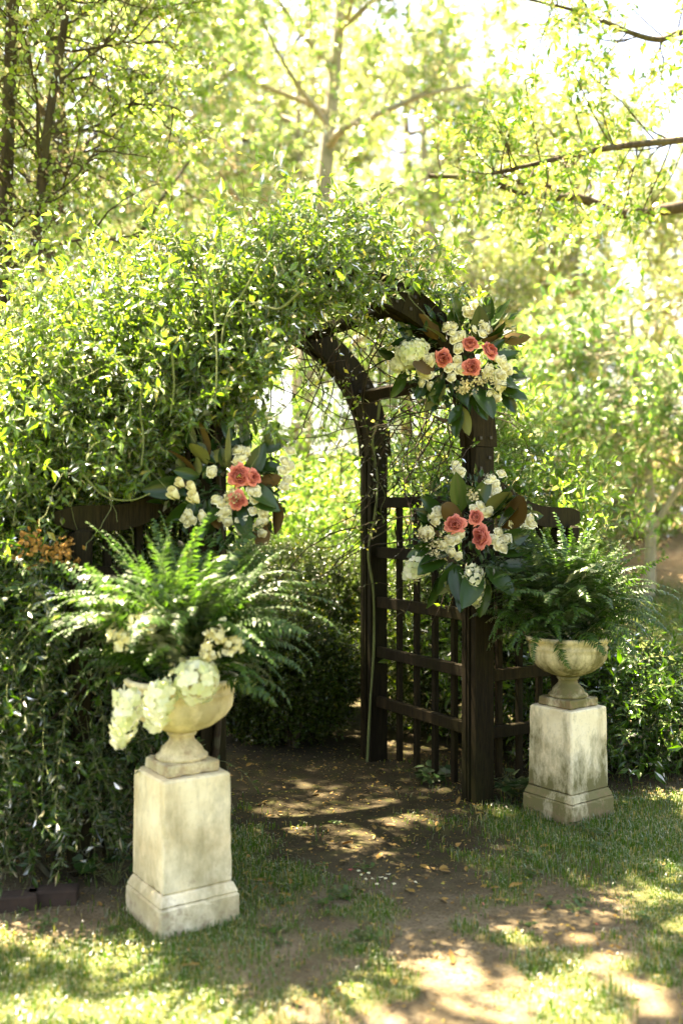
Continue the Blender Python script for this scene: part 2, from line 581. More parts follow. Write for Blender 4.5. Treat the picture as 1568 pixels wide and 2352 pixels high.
# grass blades
def blades(n, xr, yr, h, wd, seed, dens_fn):
    q = np.random.default_rng(seed)
    x = q.uniform(*xr, n); y = q.uniform(*yr, n)
    keep = (np.abs(x) < y * .40 + .35) & (q.uniform(0, 1, n) < dens_fn(x, y))
    x, y = x[keep], y[keep]
    n = len(x)
    tuft = vnoise(x, y, .16, 8)
    H = h * (.45 + .9 * tuft) * q.uniform(.5, 1.3, n)
    az = q.uniform(0, 6.28, n)
    lean = q.uniform(.1, .95, n)
    d = np.stack([np.cos(az), np.sin(az), 0 * az], -1)
    sd = np.stack([-np.sin(az), np.cos(az), 0 * az], -1)
    b = np.stack([x, y, ground_z(x, y) - .004], -1)
    up = np.array([0, 0, 1.])
    m1 = b + H[:, None] * (.6 * up + .18 * lean[:, None] * d)
    tp = b + H[:, None] * ((1 - .45 * lean[:, None]) * up + .75 * lean[:, None] * d)
    W = wd * q.uniform(.7, 1.3, n)[:, None]
    V = np.stack([b - sd * W, b + sd * W, m1 + sd * W * .8, m1 - sd * W * .8, tp], 1).reshape(-1, 3)
    o = np.arange(n)[:, None] * 5
    r = np.clip(q.normal(.42, .22, n), 0, .84)
    dry = q.uniform(0, 1, n) < .12
    r[dry] = .97
    return V, [o + np.array([[0, 1, 2, 3]]), o + np.array([[3, 2, 4]])], np.repeat(r, 5)


def add_blades(name, label, *a):
    V, Fc, r = blades(*a)
    o = link(name, np_mesh(name, V, Fc, M['grass'], r))
    tag(o, label, 'grass', kind='stuff')


add_blades('grass', 'short patchy lawn grass round the stone pedestals', 200000, (-2.4, 2.9), (2.8, 6.6), .044, .0018, 5, lambda x, y: grass_amt(x, y) ** 1.15)
add_blades('sunny_grass', 'sunlit lawn grass beyond the shrubs behind the right pedestal', 90000, (1.2, 7), (6.2, 13.6), .055, .0035, 6, lambda x, y: grass_amt(x, y))

# ------------------------------------------------------------------ arbor
U_ANG = math.atan2(.50, .86)
ARB = (.063, 5.15, 0)
AW, AD, SPR, PT_ = .805, 1.09, 1.97, .13


def box_mesh(name, c, s, mat, bev=.004, taper=None):
    c, s = np.array(c, float), np.array(s, float) / 2
    b = min(bev, s.min() * .4)
    vs_, F_ = [], []
    import bmesh
    bm = bmesh.new()
    bmesh.ops.create_cube(bm, size=2)
    for v in bm.verts:
        v.co = Vector(v.co) * 1
        v.co.x *= s[0]; v.co.y *= s[1]; v.co.z *= s[2]
        if taper and v.co.z > 0:
            v.co.x *= taper; v.co.y *= taper
    bmesh.ops.bevel(bm, geom=list(bm.edges), offset=b, segments=1, affect='EDGES')
    for v in bm.verts:
        v.co += Vector(c)
    me = bpy.data.meshes.new(name)
    bm.to_mesh(me); bm.free()
    me.materials.append(mat)
    return me


def a2w(p):
    c, s_ = math.cos(U_ANG), math.sin(U_ANG)
    p = np.asarray(p, float)
    return np.stack([ARB[0] + p[..., 0] * c - p[..., 1] * s_, ARB[1] + p[..., 0] * s_ + p[..., 1] * c, p[..., 2]], -1)


arbor = thing('garden_arbor', 'dark weathered wooden arched garden arbor with lattice sides, overgrown with vine', 'arbor', ARB, U_ANG)
LY = PT_ / 3


def arc_seg(name, a0, a1, y, r_in, r_out, th, n=9):
    a = np.linspace(a0, a1, n)
    V = []
    for t in a:
        for r, yy in ((r_in, -th / 2), (r_out, -th / 2), (r_out, th / 2), (r_in, th / 2)):
            V.append((r * math.cos(t), y + yy, SPR + r * math.sin(t)))
    F_ = []
    for i in range(n - 1):
        for k in range(4):
            F_.append((i * 4 + k, i * 4 + (k + 1) % 4, i * 4 + 4 + (k + 1) % 4, i * 4 + 4 + k))
    F_ += [(3, 2, 1, 0), ((n - 1) * 4, (n - 1) * 4 + 1, (n - 1) * 4 + 2, (n - 1) * 4 + 3)]
    return np_mesh(name, V, np.array(F_), M['wood'])


for yy in (0, AD):
    for sx in (-1, 1):
        p_ = None
        for k, (dy, rec) in enumerate(((-LY, 0), (0, .010), (LY, 0))):
            me = box_mesh('post_board', (sx * AW, yy + dy, SPR / 2 - .03), (PT_ - 2 * rec, LY - .0015, SPR + .06 - .003), M['wood'], .003)
            if k == 0:
                p_ = part(arbor, 'post', me)
            else:
                part(p_, 'post_board', me)
        # pencil trim on the inner face
        part(p_, 'trim', box_mesh('trim', (sx * (AW - PT_ / 2 + .004), yy, SPR / 2), (.016, .016, SPR - .02), M['wood'], .002))
        for z in (SPR - .10, SPR - .10):
            pass
        for bx_ in (-.03, .03):
            bm_ = box_mesh('bolt', (sx * AW + bx_, yy - PT_ / 2 - .003, SPR - .09 + bx_), (.018, .008, .018), M['bolt'], .004)
            part(p_, 'bolt', bm_)
    ri, ro = AW - .075, AW + .085
    for k, dy in enumerate((-LY, 0, LY)):
        br = [0, .34, 1.02, 1.57, 2.12, 2.80, math.pi] if k == 1 else [0, .62, 1.22, 1.92, 2.52, math.pi]
        rec = .010 if k == 1 else 0
        for a0, a1 in zip(br[:-1], br[1:]):
            a_ob = part(arbor, 'arch_segment', arc_seg('arch_segment', a0 + .002, a1 - .002, yy + dy, ri + rec, ro - rec, LY - .0015))
            if k == 0:
                for ab in (a0 + .06, a1 - .06):
                    for rr in (AW - .03, AW + .04):
                        part(a_ob, 'bolt', box_mesh('bolt', (rr * math.cos(ab), yy - PT_ / 2 - .003, SPR + rr * math.sin(ab)), (.018, .008, .018), M['bolt'], .004))
# rafters joining the two arches
for t in (.50, 1.18, math.pi - 1.18, math.pi - .50):
    o = part(arbor, 'rafter', box_mesh('rafter', (0, 0, 0), (.075, AD - PT_ - .002, .05), M['wood']))
    o.location = (AW * math.cos(t), AD / 2, SPR + AW * math.sin(t))
    o.rotation_euler = (0, math.pi / 2 - t, 0)
# lattice on both sides
for sx in (-1, 1):
    for z in (.39, .71, 1.03, 1.35, 1.67):
        part(arbor, 'lattice_rail', box_mesh('lattice_rail', (sx * (AW - .008), AD / 2, z), (.042, AD - PT_ - .002, .068), M['wood']))
    for k in range(4):
        part(arbor, 'lattice_slat', box_mesh('lattice_slat', (sx * (AW + .030), .065 + (AD - .13) * (k + 1) / 5, .86), (.032, .036, 1.64), M['wood'], .003))


def wing(sx, label):
    c, s_ = math.cos(U_ANG), math.sin(U_ANG)
    base = a2w(np.array([sx * (AW + PT_ / 2), 0, 0]))
    wg = thing('wing_fence', label, 'fence', tuple(base), U_ANG if sx > 0 else U_ANG + math.pi)
    Lw = .60
    # local x runs away from the arbor, y keeps its sense through ys
    ys = 1 if sx > 0 else -1
    part(wg, 'end_post', box_mesh('end_post', (Lw - .05, 0, .76), (.095, .095, 1.52), M['wood'], .012))
    # swept top beam, rounded at its far end
    n = 12
    V, F_ = [], []
    for i in range(n):
        t = i / (n - 1)
        x = .003 + t * (Lw + .045)
        zc = 1.76 - .18 * math.sin(min(1, t * 1.5) * math.pi / 2)
        hh = .058 * (1 if i < n - 2 else (.90, .55)[i - n + 2])
        for dy, dz in ((-.055, -hh), (.055, -hh), (.055, hh), (-.055, hh)):
            V.append((x, dy, zc + dz))
    for i in range(n - 1):
        for k in range(4):
            F_.append((i * 4 + k, i * 4 + 4 + k, i * 4 + 4 + (k + 1) % 4, i * 4 + (k + 1) % 4))
    F_ += [(0, 1, 2, 3), (4 * n - 1, 4 * n - 2, 4 * n - 3, 4 * n - 4)]
    part(wg, 'top_beam', np_mesh('top_beam', V, np.array(F_), M['wood']))
    part(wg, 'cap_block', box_mesh('cap_block', (Lw - .04, -.085 * ys, .78), (.07, .06, 1.5), M['wood'], .02))
    for z in (.37, .69, 1.01, 1.33):
        part(wg, 'rail', box_mesh('rail', (Lw / 2 - .05, 0, z), (Lw - .105, .042, .066), M['wood']))
    for k in range(3):
        part(wg, 'slat', box_mesh('slat', (.115 + k * .15, .039 * ys, .84), (.036, .032, 1.6), M['wood'], .003))
    return wg


wing(1, 'short slatted wing fence joining the arbor behind the right stone pedestal')
wing(-1, 'short wing fence with rounded beam end beside the vine, behind the left fern')

# ------------------------------------------------------------------ pedestals, urns
def lathe(name, prof, mat, seg=48, lobes=None):
    V = []
    for r, z, lb in prof:
        for k in range(seg):
            a = 2 * math.pi * k / seg
            rr = r * (1 + (lb * abs(math.sin(a * lobes / 2)) if lobes else 0))
            V.append((rr * math.cos(a), rr * math.sin(a), z))
    F_ = []
    for i in range(len(prof) - 1):
        for k in range(seg):
            F_.append((i * seg + k, i * seg + (k + 1) % seg, (i + 1) * seg + (k + 1) % seg, (i + 1) * seg + k))
    return np_mesh(name, V, np.array(F_), mat, smooth=True)


def pedestal(corner, ang, mat, label):
    w_, h_ = .29, .578
    c = np.array(corner) + .5 * w_ * np.array([math.cos(ang) - math.sin(ang), math.sin(ang) + math.cos(ang)])
    p = thing('pedestal', label, 'pedestal', (c[0], c[1], 0), ang)
    part(p, 'plinth', stone_box('plinth', (0, 0, .040), (w_ + .052, w_ + .052, .13), mat, .008))
    part(p, 'plinth_chamfer', stone_box('plinth_chamfer', (0, 0, .1265), (w_ + .048, w_ + .048, .042), mat, .006, .90))
    part(p, 'shaft', stone_box('shaft', (0, 0, .148 + (h_ - .148) / 2), (w_ + .008, w_ + .008, h_ - .148), mat, .007, .972))
    return c


def stone_box(name, c, s, mat, bev=.008, taper=None):
    import bmesh
    from mathutils import noise
    bm = bmesh.new()
    bm.from_mesh(box_mesh(name, (0, 0, 0), s, mat, bev, taper))
    bmesh.ops.subdivide_edges(bm, edges=[e for e in bm.edges if e.calc_length() > .05], cuts=9, use_grid_fill=True)
    h = np.array(s) / 2
    for v in bm.verts:
        p = v.co
        q = p * 1.0 + Vector(c) * 3.7 + Vector((s[0] * 31, 0, 0))
        e = sorted([h[i] - abs(p[i]) for i in range(3)])[1]           # distance to the nearest edge
        chip = max(0, noise.noise(q * 34) - .12) * .022 * max(0, 1 - e / .02)
        wob = noise.noise(q * 9) * .0012
        d = Vector((p.x / h[0], p.y / h[1], p.z / h[2]))
        v.co = p - d.normalized() * (chip + wob)
        v.co += Vector(c)
    me = bpy.data.meshes.new(name)
    bm.to_mesh(me); bm.free()
    me.materials.append(mat)
    return me


URN_BOWL = [(.0, .15, 0), (.05, .152, 0), (.075, .160, 0), (.125, .182, .05), (.165, .214, .06), (.192, .252, .05), (.202, .285, .02), (.203, .30, 0),
            (.209, .305, 0), (.209, .315, 0), (.203, .32, 0), (.206, .335, 0), (.222, .348, 0), (.228, .358, 0), (.226, .368, 0), (.214, .372, 0),
            (.200, .368, 0), (.192, .34, 0), (.18, .29, 0), (.0, .27, 0)]
URN_STEM = [(.098, .046, 0), (.104, .052, 0), (.104, .060, 0), (.092, .068, 0), (.086, .074, 0), (.082, .088, 0), (.066, .104, 0), (.052, .118, 0), (.048, .132, 0),
            (.056, .140, 0), (.060, .146, 0), (.056, .152, 0), (.045, .158, 0)]


def urn(c, ang, mat, label, sc_=1.0):
    u = thing('urn', label, 'urn', (c[0], c[1], .580), ang)
    part(u, 'foot', stone_box('foot', (0, 0, .023), (.225, .225, .046), mat, .006))
    part(u, 'stem', lathe('stem', URN_STEM, mat))
    part(u, 'bowl', lathe('bowl', URN_BOWL, mat, 64, 16))
    V = []
    n = 24
    part(u, 'soil', lathe('soil', [(.196, .335, 0), (.12, .352, 0), (.0, .356, 0)], M['soil'], 24))
    return u


PL = pedestal((-.676, 3.78), R(34), M['stone_a'], 'pale square stone pedestal with plinth beside the dark leafy shrub')
PR = pedestal((1.18, 5.12), R(37), M['stone_b'], 'square stone pedestal with green algae streaks beside the lattice fence')
urn(PL, R(34), M['stone_a'], 'pale stone footed urn holding fern and hydrangeas')
urn(PR, R(37), M['stone_b'], 'mossy stone footed urn with fluted bowl holding only fern')

# ferns
def frond_mesh(phi0, bend, L, n=34):
    s_ = np.linspace(0, 1, n + 1)
    phi = phi0 - bend * s_ ** 1.4
    ds = L / n
    r = np.concatenate([[0], np.cumsum(np.cos(phi[:-1]) * ds)])
    z = np.concatenate([[0], np.cumsum(np.sin(phi[:-1]) * ds)])
    sway = .05 * L * np.sin(s_ * 2.4) * rng.normal()
    pts = np.stack([r, sway, z], -1)
    rad = .0022 * (1 - .75 * s_)
    V1, F1 = tubes(pts[None], rad[None], 3)
    T = unit(np.gradient(pts, axis=0))
    P, D, N, LL = [], [], [], []
    for i in range(3, n + 1):
        t = s_[i]
        pl = .060 * (min(1, (t - .03) / .22) ** .7) * (1 - .85 * max(0, (t - .45) / .55) ** 1.3) + .004
        nrm = np.array([-T[i][2], 0, T[i][0]])
        for sd in (-1, 1):
            P.append(pts[i] + T[i] * ds * .25 * sd)
            D.append(np.array([0, sd, 0]) + .32 * T[i] - .18 * nrm + .13 * rng.normal(size=3))
            N.append(nrm + .25 * rng.normal(size=3))
            LL.append(pl * rng.uniform(.72, 1.12))
    P, D, N, LL = map(np.array, (P, D, N, LL))
    tm = (np.array([[-.32, 0, 0], [.32, 0, 0], [.42, .3, .03], [-.42, .3, .03], [0, 1, -.08]]), np.array([[0, 1, 2], [0, 2, 3], [3, 2, 4]]))
    V2, F2, r2 = leaf_batch(P, D, N, LL, np.full(len(LL), ds * 1.05), tm, rng.uniform(0, .8, len(LL)))
    V, Fs = merge([(V1, F1), (V2, F2)])
    return np_mesh('frond', V, Fs, M['fern'], np.concatenate([np.full(len(V1), .3), r2]))


FR = [frond_mesh(R(a), R(b), l) for a, b, l in ((88, 50, .60), (85, 85, .64), (80, 105, .62), (73, 115, .60), (66, 120, .56), (56, 115, .52), (44, 110, .48), (83, 35, .55), (77, 150, .62), (32, 110, .42))]


def fern(c, n, scale, label, zbase, clear=None):
    f = thing('fern', label, 'fern', (c[0], c[1], zbase))
    for i in range(n):
        q = (i + .5) / n
        k = int(rng.choice([0, 1, 2, 7, 3])) if q < .66 else int(rng.choice([3, 4, 8, 2, 5])) if q < .87 else int(rng.choice([5, 6, 9, 4]))
        az = i * 2.39996 + rng.normal() * .2
        if clear and q > .5 and clear[0] < math.degrees(az) % 360 < clear[1]:
            continue
        o = part(f, 'frond', FR[k])
        rr = .02 + .10 * q
        o.location = (rr * math.cos(az), rr * math.sin(az), rng.uniform(-.02, .02))
        o.rotation_euler = (rng.normal() * .28, rng.normal() * .16, az)
        s_ = scale * rng.uniform(.78, 1.12) * (1.10 if q < .35 else 1 if q < .66 else .84)
        o.scale = (s_, s_, s_)
    return f


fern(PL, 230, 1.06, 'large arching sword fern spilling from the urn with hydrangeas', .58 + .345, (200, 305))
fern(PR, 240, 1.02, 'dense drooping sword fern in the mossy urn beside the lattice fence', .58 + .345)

# ------------------------------------------------------------------ flowers
def petal_grid(R0, hgt, width, curl, nu=4, nv=4):
    """one cupped petal standing on a ring of radius R0; curl < 0 closes it over the heart, > 0 opens it"""
    V = []
    ph, k = rng.uniform(0, 6.28), rng.uniform(2.2, 3.6)
    for j in range(nv + 1):
        v = j / nv
        for i in range(nu + 1):
            u = i / nu * 2 - 1
            a = u * width * (.5 + .5 * math.sin(min(1, v * 1.3) * math.pi / 2))
            if curl < 0:
                rr = R0 * math.sin(math.pi * (.17 + (.40 - curl) * v))
            else:
                rr = R0 * (.35 + .75 * math.sin(v * math.pi * .55)) + curl * v ** 3
            rr *= 1 + .17 * v * math.sin(k * u + ph)
            zz = hgt * (math.sin(v * math.pi * .52)) - abs(u) ** 2.4 * hgt * .20 * v - max(0, curl) * .9 * v ** 3
            V.append((rr * math.cos(a), rr * math.sin(a), zz, v))
    F_ = [(j * (nu + 1) + i, j * (nu + 1) + i + 1, (j + 1) * (nu + 1) + i + 1, (j + 1) * (nu + 1) + i) for j in range(nv) for i in range(nu)]
    return np.array(V), np.array(F_)


def rose_mesh(name, mat, rings, g=4, split=False):
    Vs, Fs, rn, off, single = [], [], [], 0, []
    for (n, R0, h, wd, curl) in rings:
        ph = rng.uniform(0, 6.28)
        for k in range(n):
            a = ph + 2 * math.pi * k / n + rng.normal() * .08
            V, F_ = petal_grid(R0 * rng.uniform(.93, 1.05), h * rng.uniform(.92, 1.06), wd, curl * rng.uniform(.6, 1.3), g, g)
            ca, sa = math.cos(a), math.sin(a)
            W_ = np.stack([V[:, 0] * ca - V[:, 1] * sa, V[:, 0] * sa + V[:, 1] * ca, V[:, 2]], -1)
            r_ = np.clip((V[:, 3] ** 1.6) * (.35 + .65 * R0) + .22 * R0 + rng.uniform(-.1, .1), 0, 1)
            if split and R0 > .82:
                single.append(np_mesh('petal', W_, F_, mat, r_, smooth=True))
                continue
            Vs.append(W_)
            Fs.append(F_ + off); off += len(V)
            rn.append(r_)
    me = np_mesh(name, np.concatenate(Vs), np.concatenate(Fs), mat, np.concatenate(rn), smooth=True)
    return (me, single) if split else me


# unit roses: radius about 1, facing +z
ROSE_C = [rose_mesh('coral_rose', M['coral'], [(3, .20, .60, 1.1, -.20), (5, .34, .74, .75, -.16), (6, .50, .84, .62, -.12), (8, .66, .90, .50, -.06), (8, .80, .88, .52, -.02), (7, .86, .78, .60, .10), (6, .92, .58, .66, .26)], 4, True) for _ in range(4)]
ROSE_W = [rose_mesh('spray_rose', M['white'], [(3, .30, 1.05, 1.1, -.40), (4, .50, 1.10, .85, -.32), (5, .70, 1.05, .75, -.22), (5, .88, .92, .75, -.08), (4, .92, .62, .8, .22)], 3) for _ in range(4)]


def floret_cloud(name, mat, pts, nrm, size):
    """four-petalled florets"""
    n = len(pts)
    N = unit(nrm)
    ref = unit(rng.normal(size=(n, 3)))
    A = unit(np.cross(N, ref)); B = np.cross(N, A)
    P, D, NN, LL, rn = [], [], [], [], []
    fl_tone = rng.uniform(.15, 1, n)
    pts = pts + N * (rng.uniform(-.5, .5, n) * size * .8)[:, None]
    for k in range(4):
        a = k * math.pi / 2
        d = math.cos(a) * A + math.sin(a) * B
        P.append(pts); D.append(d + .22 * N + .15 * rng.normal(size=(n, 3))); NN.append(N + .2 * rng.normal(size=(n, 3)))
        LL.append(size * rng.uniform(.8, 1.2, n)); rn.append(np.clip(fl_tone + rng.uniform(-.15, .2, n), 0, 1))
    LL = np.concatenate(LL)
    V, F_, r = leaf_batch(np.concatenate(P), np.concatenate(D), np.concatenate(NN), LL, LL * 1.05, T_ROUND, np.concatenate(rn))
    return np_mesh(name, V, F_, mat, r)


def sphere_pts(n, rad, squash=1.0, lo=-.8):
    i = np.arange(n) + .5
    z = 1 - (1 - lo) * i / n
    a = i * 2.39996
    r = np.sqrt(1 - z * z)
    d = np.stack([r * np.cos(a), r * np.sin(a), z], -1)
    return d * rad * np.array([1, 1, squash]) * rng.uniform(.9, 1.06, (n, 1)), d


def hydrangea_mesh(n, rad, floret):
    p, d = sphere_pts(n, rad)
    return floret_cloud('hydrangea_head', M['hyd'], p, d, floret)


def panicle_mesh(n, rad, length, floret, mat=None):
    i = (np.arange(n) + .5) / n
    a = np.arange(n) * 2.39996
    r = rad * np.sqrt(np.clip(1 - i ** 1.6, 0.03, 1)) * np.minimum(1, (i + .02) * 6)
    p = np.stack([r * np.cos(a), r * np.sin(a), (i - .5) * length], -1)
    d = np.stack([np.cos(a), np.sin(a), .25 + 1.2 * i ** 3], -1)
    return floret_cloud('panicle', mat or M['hyd'], p, d, floret)


def mag_leaf(name, L, W, curve, under):
    n, k = 8, 3
    V, F_ = [], []
    for j in range(n + 1):
        v = j / n
        wd = W * math.sin(math.pi * min(1, v * .93 + .035)) ** .75 * (1 - .25 * v) if 0 < v < 1 else W * .03
        for i in range(-k + 1, k):
            u = i / (k - 1)
            V.append((u * wd / 2, L * v * (1 - .08 * curve * v), -curve * L * .22 * v * v + abs(u) * wd * .16))
    c = 2 * k - 1
    nv = len(V)
    V2 = [(x, y, z - .0022) for x, y, z in V]
    top = [(j * c + i, j * c + i + 1, (j + 1) * c + i + 1, (j + 1) * c + i) for j in range(n) for i in range(c - 1)]
    bot = [(d + nv, cc + nv, b + nv, a + nv) for a, b, cc, d in top]
    me = np_mesh(name, V + V2, np.array(top + bot), [M['mag_top'], under], np.full(2 * nv, rng.uniform(.1, .7)), [0] * len(top) + [1] * len(bot), True)
    return me


MAG = [mag_leaf('magnolia_leaf', 1.0, w_, c_, u_) for w_, c_, u_ in ((.50, .3, M['mag_under']), (.56, .8, M['mag_under']), (.48, -.3, M['mag_under_green']), (.54, .5, M['mag_under_green']))]


def orient(o, fwd, up):
    """object's +z along up (roughly), +y along fwd"""
    y = Vector(fwd).normalized()
    z = Vector(up)
    x = y.cross(z).normalized()
    z = x.cross(y)
    m = Matrix((x, y, z)).transposed()
    o.rotation_euler = m.to_euler()


def arrangement(label, centre_px, Y, base_px, corals, whites, leaves, hyds=(), panicles=(), fillers=(), bulge=.10, rad_px=170):
    base = pt(*base_px, Y)
    a = thing('flower_arrangement', label, 'flowers', tuple(base))
    ctr = pt(*centre_px, Y + .06)

    def place(x, y, dz=0.0):
        rr = math.hypot(x - centre_px[0], y - centre_px[1]) / rad_px
        yy = Y - bulge * (1 - min(1, rr) ** 2) - dz
        p = pt(x, y, yy)
        face = unit(unit(p - ctr) * .9 + np.array([-p[0] * .08, -1.0, .25]) * .9 + rng.normal(size=3) * .12)
        return p, face
    for (x, y, r) in corals:
        p, f = place(x, y, .03)
        s_ = r / F_D * p[1] * .82
        f = unit(f + rng.normal(size=3) * .25)
        rm, rp = random.choice(ROSE_C)
        o = part(a, 'coral_rose', rm)
        for pm in rp:
            part(o, 'petal', pm)
        o.location = tuple(p - base - f * s_ * .6)
        o.rotation_euler = Vector(f).to_track_quat('Z', 'Y').to_euler()
        o.scale = (s_ * rng.uniform(.88, 1.08), s_ * rng.uniform(.88, 1.08), s_ * rng.uniform(.75, 1.15))
    for (x, y) in whites:
        p, f = place(x, y, .012)
        s_ = rng.uniform(9.5, 14.0) / F_D * p[1]
        o = part(a, 'spray_rose', random.choice(ROSE_W))
        o.location = tuple(p - base - f * s_ * .5)
        o.rotation_euler = Vector(unit(f + rng.normal(size=3) * .3)).to_track_quat('Z', 'Y').to_euler()
        o.scale = (s_, s_, s_)
    for (x, y, r) in hyds:
        p, f = place(x, y)
        s_ = r / F_D * p[1]
        o = part(a, 'hydrangea_head', hydrangea_mesh(70, s_ * .9, s_ * .30))
        o.location = tuple(p - base)
        o.rotation_euler = Vector(f).to_track_quat('Z', 'Y').to_euler()
    for (x, y, r, l, ax) in panicles:
        p, f = place(x, y)
        s_ = p[1] / F_D
        o = part(a, 'hydrangea_panicle', panicle_mesh(64, r * s_ * 1.15, l * s_ * 1.1, .021))
        o.location = tuple(p - base)
        o.rotation_euler = Vector(ax).to_track_quat('Z', 'Y').to_euler()
    for (x, y, r) in fillers:
        p, f = place(x, y, .02)
        s_ = r / F_D * p[1]
        k = 46
        q = rng.normal(size=(k, 3)) * np.array([s_ * .55, s_ * .3, s_ * .5])
        o = part(a, 'filler_flower', floret_cloud('filler_flower', M['filler'], q, unit(rng.normal(size=(k, 3)) + f * 1.0), .0075), kind='stuff')
        o.location = tuple(p - base)
    k = 420
    an, ra = rng.uniform(0, 6.28, k), np.sqrt(rng.uniform(0, 1, k))
    q = np.stack([ra * np.cos(an) * rad_px * .80 / F_D * Y, rng.uniform(-.06, .12, k), ra * np.sin(an) * rad_px * .78 / F_D * Y], -1)
    gd = unit(np.stack([np.cos(an), -.5 * np.ones(k), np.sin(an)], -1) + .7 * rng.normal(size=(k, 3)))
    Lg = .055 * rng.uniform(.6, 1.3, k)
    V, F_, rr_ = leaf_batch(q + ctr - base - np.array([0, .05, 0]), gd, unit(np.array([0, -.7, .8]) + .5 * rng.normal(size=(k, 3))), Lg, Lg * .42, T_LANCE, rng.uniform(0, .8, k))
    part(a, 'greenery', np_mesh('greenery', V, F_, M['ivy'], rr_), kind='stuff')
    for (x, y, ang, L, kind, tilt) in leaves:
        # base pixel, direction in the picture (0 right, 90 up), length in pixels
        p, f = place(x, y, -.05)
        d = np.array([math.cos(R(ang)), 0, math.sin(R(ang))]) + np.array([0, -1., 0]) * tilt
        o = part(a, 'magnolia_leaf', MAG[abs(kind)])
        s_ = L / F_D * p[1] / math.sqrt(1 / (1 + tilt * tilt)) * .95
        o.location = tuple(p - base)
        nrm = np.array([0, -1., .55]) + .6 * rng.normal(size=3)
        if kind < 0:
            nrm = -nrm
        orient(o, d, nrm)
        o.scale = (s_, s_, s_)
    return a


def z4(l):
    return [(784.2 + q[0] * .5, 596 + q[1] * .5) + tuple(v * .5 for v in q[2:]) for q in l]


def z3(l):
    return [(q[0] * .5, 627.4 + q[1] * .5) + tuple(v * .5 for v in q[2:]) for q in l]


def ring_leaves(cx, cy, rx, ry, n, lmin, lmax, seed, kinds=(0, 1, 2, 3, 0, 3, -1), skip=()):
    q = np.random.default_rng(seed)
    out = []
    for i in range(n):
        a = i / n * 360 + q.uniform(-14, 14)
        if any(lo < a % 360 < hi for lo, hi in skip):
            continue
        k = q.uniform(.35, .62)
        out.append((cx + rx * k * math.cos(R(a)), cy - ry * k * math.sin(R(a)), a + q.uniform(-50, 50), q.uniform(lmin, lmax), int(q.choice(kinds)), q.uniform(-.3, .9)))
    return out


arrangement('largest flower arrangement high on the arch, four coral roses with white spray roses', (1055, 810), 5.32, (1060, 880),
            z4([(590, 365, 38), (683, 398, 42), (468, 435, 42), (597, 475, 44)]),
            z4([(285, 172), (333, 188), (308, 228), (488, 288), (515, 285), (508, 322), (548, 330), (520, 345), (535, 390), (610, 190), (580, 215), (620, 205), (660, 280), (645, 262),
                (600, 300), (645, 322), (672, 300), (530, 440), (490, 480), (545, 485), (503, 527), (400, 445), (415, 440), (368, 500), (398, 520), (370, 550), (408, 565), (740, 450), (705, 440),
                (770, 490), (735, 510), (750, 475), (675, 490), (720, 570), (678, 605), (715, 615), (735, 560)]),
            [(1122, 735, 92, 72, 2, .05), (1130, 745, 55, 80, 2, .1), (1150, 770, 2, 72, 0, .15), (1150, 868, 12, 66, 3, .2), (1145, 885, -20, 72, 0, .3), (1150, 895, -50, 60, 1, .2),
             (1060, 930, -105, 75, 0, .1), (1045, 955, 178, 62, -1, .1), (1062, 925, -78, 70, -2, .1), (1060, 920, -125, 60, 0, .2), (930, 840, -115, 80, 0, .2), (910, 812, 165, 50, 1, .3),
             (945, 770, 130, 55, 3, .2), (1105, 775, 25, 60, -1, .1), (1000, 735, 120, 55, 0, .3), (975, 870, -60, 65, 0, .2), (965, 745, 175, 60, 1, .2), (1085, 900, -60, 70, 0, .2)]
            + ring_leaves(1055, 815, 150, 120, 26, 55, 95, 3),
            hyds=z4([(310, 420, 66), (262, 465, 42), (352, 395, 50)]),
            fillers=z4([(580, 555, 42), (690, 528, 40), (640, 530, 30), (560, 575, 26)]), rad_px=170)
arrangement('flower arrangement low on the lattice post with hanging green-white panicle and three coral roses', (1085, 1210), 5.28, (1090, 1300),
            z4([(520, 1197, 46), (618, 1165, 38), (637, 1257, 50)]),
            z4([(525, 940), (520, 920), (540, 950), (690, 985), (675, 1005), (705, 1010), (735, 965), (715, 1045), (720, 1075), (708, 1060), (635, 1110), (610, 1125), (650, 1140), (675, 1135), (440, 1135), (415, 1160),
                (430, 1180), (450, 1150), (375, 1230), (400, 1225), (545, 1245), (500, 1275), (530, 1262), (470, 1295), (505, 1325), (535, 1345), (790, 1185), (865, 1175), (840, 1215), (845, 1240), (875, 1200),
                (720, 1235), (697, 1268), (735, 1285), (763, 1268), (718, 1295), (740, 1310)]),
            [(1030, 1290, -88, 72, -3, .1), (1010, 1310, -110, 90, 0, .2), (1050, 1320, -80, 80, -1, .15), (985, 1250, 200, 60, 0, .3), (1180, 1180, 5, 70, 0, .2), (1165, 1165, 40, 60, 1, .2),
             (1190, 1240, -30, 70, 0, .3), (1150, 1300, -60, 85, 3, .3), (1110, 1320, -95, 95, 0, .2), (1060, 1330, -120, 80, 0, .1), (1000, 1190, 150, 55, 3, .2), (1130, 1120, 70, 55, 0, .2)]
            + ring_leaves(1085, 1230, 150, 150, 30, 55, 100, 4),
            panicles=[(1087, 1338, 24, 85, (.1, -.1, -1)), (952, 1298, 26, 55, (-.7, -.2, -.6))],
            fillers=z4([(410, 1275, 46), (425, 1340, 40), (470, 1285, 34), (380, 1240, 26), (605, 1060, 26)]), rad_px=170)
